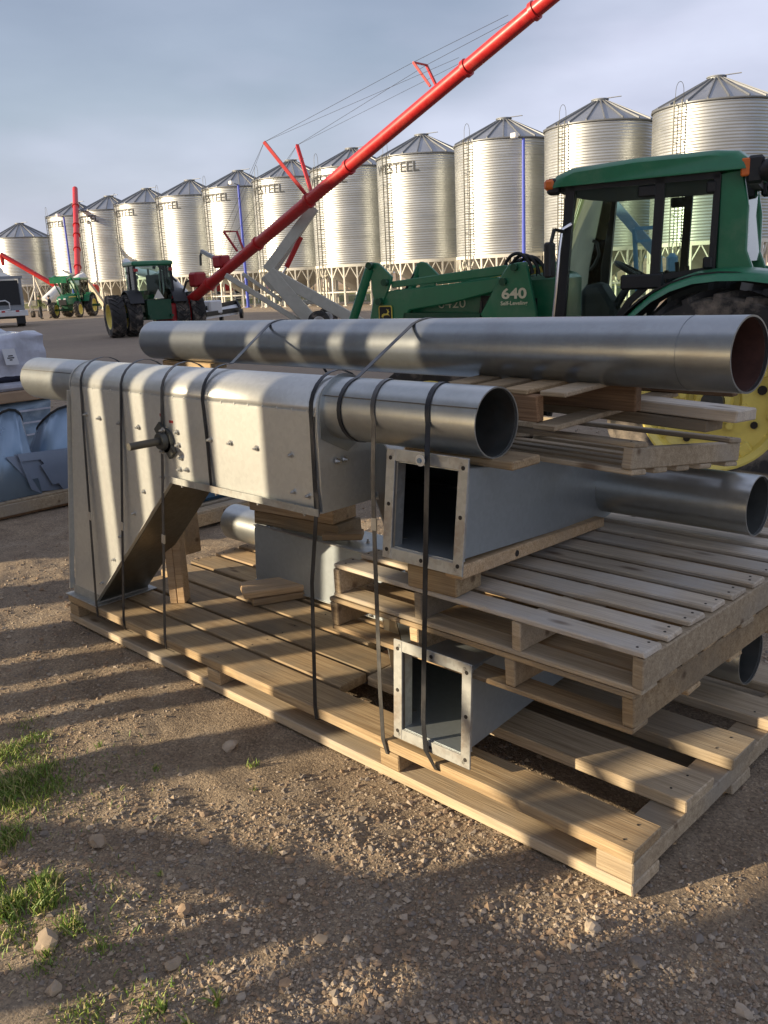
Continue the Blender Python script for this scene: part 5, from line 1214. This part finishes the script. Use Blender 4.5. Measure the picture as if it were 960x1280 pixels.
strap('strap hanging from the trough right end down to the pallet edge', [Vector((at(397, 900, Y=-.006).x, .05, .088)), Vector((at(395, 893, Y=-.006).x, -.005, .11)), Vector((at(394, 888, Y=-.006).x, -.005, .16)), Vector((at(388, 700, Y=.0).x, .0, .72)), Vector((x5 + .005, .034, 1.0))] + over(x5, .19, 1.395, .1455, 0, PI, 12) + [Vector((x5, .337, 1.1)), Vector((x5, .337, 1.0))])
k_ = X_at(398, 640, .03)
strap('short lighter strap beside it, from the cover edge to the trough flange', [Vector((k_, .03, 1.0)), Vector((k_ - .03, .045, 1.2)), Vector((x5 + .012, .0455, 1.38))], .016, m_=STRAPG)
x6 = at(424, 505, Y=.08).x
strap('strap looped round the upright boot tube, rising to the top pipe', over(x6 + .02, .19, 1.395, .1235, -2.2, 1.5, 16, -.02) + over_pipe(pipe_pt(532), .1235, 1.0, 3.3, 10, -.12) + [Vector((pipe_pt(540).x - .05, 1.25, .9))], .02)
x7 = at(470, 520, Y=.08).x
b7 = at(481, 935, Y=-.006); strap('worn grey strap from the tube down past the raised boot to the pallet edge', [Vector((b7.x + .05, .06, .088)), Vector((b7.x + .01, -.006, .105)), Vector((b7.x - .005, -.008, .16)), at(475, 860, Y=-.012), at(469, 700, Y=-.006), at(466, 600, Y=.02)] + over(x7, .19, 1.395, .1235, -.1, 2.6, 12, -.06) + [Vector((x7 - .07, .6, 1.3))], .02, m_=STRAPG, seal=4)
x8 = at(538, 520, Y=.08).x
strap('strap in front of both square mouths, rightmost on the load', [Vector((at(548, 962, Y=-.006).x + .02, .05, .088)), at(545, 962, Y=-.008), at(532, 938, Y=-.03), at(529, 900, Y=-.018), at(532, 690, Y=-.02), at(534, 580, Y=-.01), at(534, 560, Y=.02)] + over(x8, .19, 1.395, .1235, .0, 2.7, 12, -.07) + [Vector((x8 - .09, .55, 1.25))], .021)
strap('strap end standing behind the raised boot beside its pipe', [at(792, 640, Y=1.33), at(792, 658, Y=1.33), at(791, 668, Y=1.33), Vector((at(791, 672, Y=1.33).x, 1.34, .2))], .02)
# round paint mark / washer on the raised mouth
t_ = MB().cyl((0, 0, 0), (0, -.003, 0), .020, 24).build('washer', WHITEP, None); t_.location = at(525.5, 575.5, Y=-.010); tag(t_, 'round white washer disc stuck on the upper bar of the raised mouth', 'washer')
k = MB().cyl((0, -.003, 0), (0, -.009, 0), .009, 6); k.build('nut', BLUEG, t_)

#@@LEFT
# ------------------------------------------------------------------ goods at the left edge
LZ = math.radians(0)
t = thing('pallet', 'weathered pallet at left under the blue grey hoppers and notched sheets', 'pallet', (-6.42, .35, 0)); lp_ = t
for i in range(7): board(t, 'deck_board', (-.06 - .19 * i, .68, .135), (.14, 1.42, .022), WOODG)
for y in (.02, .68, 1.34): board(t, 'stringer', (-.63, y, .075), (1.27, .045, .098), WOODD)
for x in (-.06, -.63, -1.2): board(t, 'bottom_board', (x, .68, .013), (.12, 1.42, .022), WOODD)
board(t, 'end_board', (.012, .68, .075), (.022, 1.40, .10), WOODG)
def hopper(label, base, top, w0, w1, d0, d1):
    """square to arched spout: base centre, top centre"""
    t = thing('spout_hopper', label, 'hopper spout', base); n = 18
    b = Vector((0, 0, 0)); tp_ = Vector(top) - Vector(base)
    lo = []; hi = []
    for i in range(n):
        a = 2 * PI * i / n; c_, s_ = math.cos(a), math.sin(a); m_ = max(abs(c_), abs(s_))
        lo.append(b + Vector((c_ / m_ * d0, s_ / m_ * w0, 0))); hi.append(tp_ + Vector((c_ * d1, s_ * w1, .13 * c_ - .05 * s_ * s_)))
    k = MB(); k.add(lo + hi, [(i, (i + 1) % n, n + (i + 1) % n, n + i) for i in range(n)]); o = k.build('cone_sheet', BLUEG, t, True, 20); o.modifiers.new('thickness', 'SOLIDIFY').thickness = .004
    k = MB()
    for i in range(n):
        a, b_ = hi[i], hi[(i + 1) % n]; k.beam(a, b_, .018, .02)
    k.build('rim', BLACK, t)
    return t
pB = at(72, 566, X=-6.75); pT = at(72, 521, X=-6.9)
hopper('blue grey spout hopper with dark arched rim standing behind the notched sheets', (-6.85, at(72, 590, X=-6.8).y, .15), (-6.95, at(72, 522, X=-6.95).y, at(72, 523, X=-6.95).z), .34, .20, .3, .2)
hopper('blue grey spout hopper cut off by the left edge', (-6.72, at(8, 590, X=-6.7).y - .06, .15), (-6.9, at(4, 528, X=-6.9).y, at(4, 528, X=-6.9).z), .30, .16, .26, .17)
# notched sheets leaning on them
t = thing('notched_sheets', 'grey notched steel sheets leaning in front of the hoppers', 'sheet metal', at(60, 615, X=-6.46)); T0 = Vector(t.location)
for i in range(3):
    d_ = .035 * i
    def q(px, py): p = at(px - 3 * i, py - 1.5 * i, X=-6.46 - d_); return Vector((p.x - (T0.z + .35 - p.z) * 0 - .18 * max(0, (p.z - T0.z)), p.y, p.z)) - T0
    poly = [q(12, 573), q(26, 568), q(108, 560), q(110, 606), q(80, 612), q(74, 605), q(68, 606), q(56, 583), q(53, 577), q(30, 580), q(45, 612), q(34, 608), q(22, 584), q(15, 581)]
    if i: poly = [q(14, 574), q(108, 562), q(110, 610), q(52, 616)]
    if i == 0: poly = [q(26, 569), q(110, 561), q(112, 611), q(80, 612), q(74, 604), q(67, 606), q(54, 583), q(58, 580), q(54, 575), q(30, 578), q(48, 610), q(52, 617), q(40, 612)]
    MB().prism(poly, (-.006, 0, 0)).build('sheet', GREYS, t, False)
# wrapped stack behind
gS = at(20, 560, X=-8.6)
t = thing('wrapped_stack', 'pallet load in pale stretch wrap with a white paper label, at left edge', 'pallet load', (-8.6, .75, 0))
T0 = Vector(t.location)
def sy(px, py, x=-8.6): return at(px, py, X=x)
yR = sy(58, 450).y; zt = sy(30, 415).z; z1_ = sy(30, 468).z; z2_ = sy(30, 487).z; z3_ = sy(30, 501).z
def slab(name, z0, z1, mtl, yr, dx=0, bev=.03, sub=False):
    o = MB().box((-.6 + dx, (yr - 1.3) / 2 - T0.y + .0, (z0 + z1) / 2), (1.2, yr + 1.3, z1 - z0)).build(name, mtl, t, bevel=bev); return o
def crumple(name, z0, z1, mtl, yr):
    ny_, nz_ = 30, 10; vs = []; ya = -1.3
    for f in range(3):
        pass
    k = MB(); grid = []
    prof_n = 26
    for i in range(ny_ + 1):
        y = ya + (yr - ya) * i / ny_; row = []
        for j in range(prof_n + 1):
            u = j / prof_n
            if u < .45: x, z = 0, z0 + (z1 - z0) * u / .45
            else: x, z = -1.2 * (u - .45) / .55, z1
            dn = .06 * noise.noise(Vector((x * 2.3, y * 2.3, z * 3))) + .03 * noise.noise(Vector((x * 7, y * 7, z * 9)))
            ed = .03 * math.exp(-((u - .45) / .05) ** 2)
            row.append((x + dn, y - T0.y, z + dn - ed + (.02 * noise.noise(Vector((x * 5, y * 5, 3))) if u > .4 else 0)))
        grid += row
    m_ = prof_n + 1; fs = [(i * m_ + j, (i + 1) * m_ + j, (i + 1) * m_ + j + 1, i * m_ + j + 1) for i in range(ny_) for j in range(prof_n)]
    e0 = [ny_ * m_ + j for j in range(m_)]
    n0 = len(grid); grid.append((-1.2, yr - T0.y, z0)); fs.append(tuple(e0 + [n0]))
    k.add(grid, fs); return k.build(name, mtl, t, True, 60)
crumple('wrapped_load', z1_, zt, WRAP, yR)
slab('dark_layer', sy(30, 476).z, z1_ + .01, NAVY, yR - .02); slab('pale_layer', z2_, sy(30, 476).z - .004, WRAP, yR + .02)
slab('cardboard_layer', z3_, z2_ - .004, CARD, sy(72, 495).y, .06, .01)
crumple('blue_wrapped_boxes', .14, z3_ - .004, WRAPB, sy(68, 540).y)
for i in range(4):
    z = .14 + (z3_ - .14) * (i + .6) / 4.4; MB().box((.03, (sy(66, 540).y - 1.3) / 2 - T0.y, z), (.012, sy(66, 540).y + 1.3, .02)).build('wrap_band', WRAP, t, False)
l0 = at(13, 446, X=-8.555) - T0
o = MB().prism([Vector((.045, l0.y + a, l0.z + b_)) for a, b_ in ((-.085, .09), (.055, .085), (.085, -.09), (-.06, -.085))], (.004, 0, 0)).build('paper_label', PAPER, t, False)
for i, w_ in enumerate((.05, .075, .03)): MB().box((.051, l0.y, l0.z + .0 - i * .022 + .01), (.002, w_, .012)).build('label_print', INK, o, False)
for i in range(5): board(t, 'pallet_board', (-.1 - .25 * i, .0 - .1, .115), (.14, 2.6, .022), WOODG)
for x in (-.03, -1.1): board(t, 'pallet_block', (x, -.1, .05), (.1, 2.6, .10), WOODD)
# second pallet behind the chute with dark blue part
pq = at(236, 664, Z=0)
t = thing('pallet', 'pallet half hidden behind the chute slope carrying a dark blue part', 'pallet', (pq.x, pq.y, 0))
for i in range(6): board(t, 'deck_board', (-.05 - .2 * i, .35, .125), (.13, 1.3, .022), WOODG)
for y in (-.28, .35, .98): board(t, 'stringer', (-.55, y, .065), (1.15, .045, .096), WOODD)
board(t, 'end_board', (.012, .35, .065), (.022, 1.30, .10), WOOD)
z_ = at(262, 640, X=pq.x - .25)
t = thing('machine_guard', 'dark blue sheet metal guard with white edge behind the chute', 'machine guard', (pq.x - .3, z_.y, .14))
MB().prism([(.1, -.6, 0), (.1, .34, 0), (.05, .34, .42), (.0, -.1, .50), (.0, -.6, .5)], (-.5, 0, 0)).build('guard_shell', mat('deep_blue_paint', (.03, .09, .16), rough=.4), t, bevel=.03)
MB().box((.1, .35, .2), (.03, .05, .4)).build('edge_strip', WHITE, t)

# ------------------------------------------------------------------ unseen shed and bin, added to cast the stripes and the yard shade
t = thing('shade_shed', 'added tall grey shed outside the left edge, unseen, shaped to shade the yard', 'shed', (0, -3.8, 0))
MB().box((-47.1, -5.0, 6.0), (65.2, 10, 12.0)).box((-11.0, -.06, 6.0), (7.1, .12, 12.0)).build('wall', SHADE_SHED, t, False)
MB().prism([(-80, .5, 11.9), (-80, -5, 13.9), (-80, -10.5, 11.9)], (65.6, 0, 0)).build('roof', SHADE_SHED, t, False)
# added slotted screen: solid above, gaps below let sun stripes reach the load
MB().box((-5.55, -.06, 7.58), (3.9, .12, 8.84)).box((-3.73, -.06, 2.85), (.26, .121, .7)).build('stripe_mask_wall', SHADE_SHED, t, False)
gaps = [(-4.75, -4.01), (-3.66, -3.22), (-2.85, -2.69), (-2.49, -2.34), (-2.17, -2.02), (-1.9, -1.54)]
ts = [(-4.01, -3.66), (-3.22, -2.85), (-2.69, -2.49), (-2.34, -2.17), (-2.02, -1.9), (-1.54, -1.40)]
for a, b_ in ts:
    xa, xb = (a - 1.84) / .875, (b_ - 1.84) / .875
    MB().box(((xa + xb) / 2, -.06, 1.7), (xb - xa, .12, 3.4)).build('post', SHADE_SHED, t, False)  # unseen posts, widths and spacing set to cast the shade stripes
shade_bin = make_bin('unseen hopper bin left of the photographer, placed to shade the load', 3.36, 3.03, 9.82, 11.3, False, 7, group=None); shade_bin.location = (-1.60, -7.12, 0); shade_bin.rotation_euler = (0, 0, math.radians(-24))  # unseen bin; height, leg count and turn set for the shade it casts
#@@END
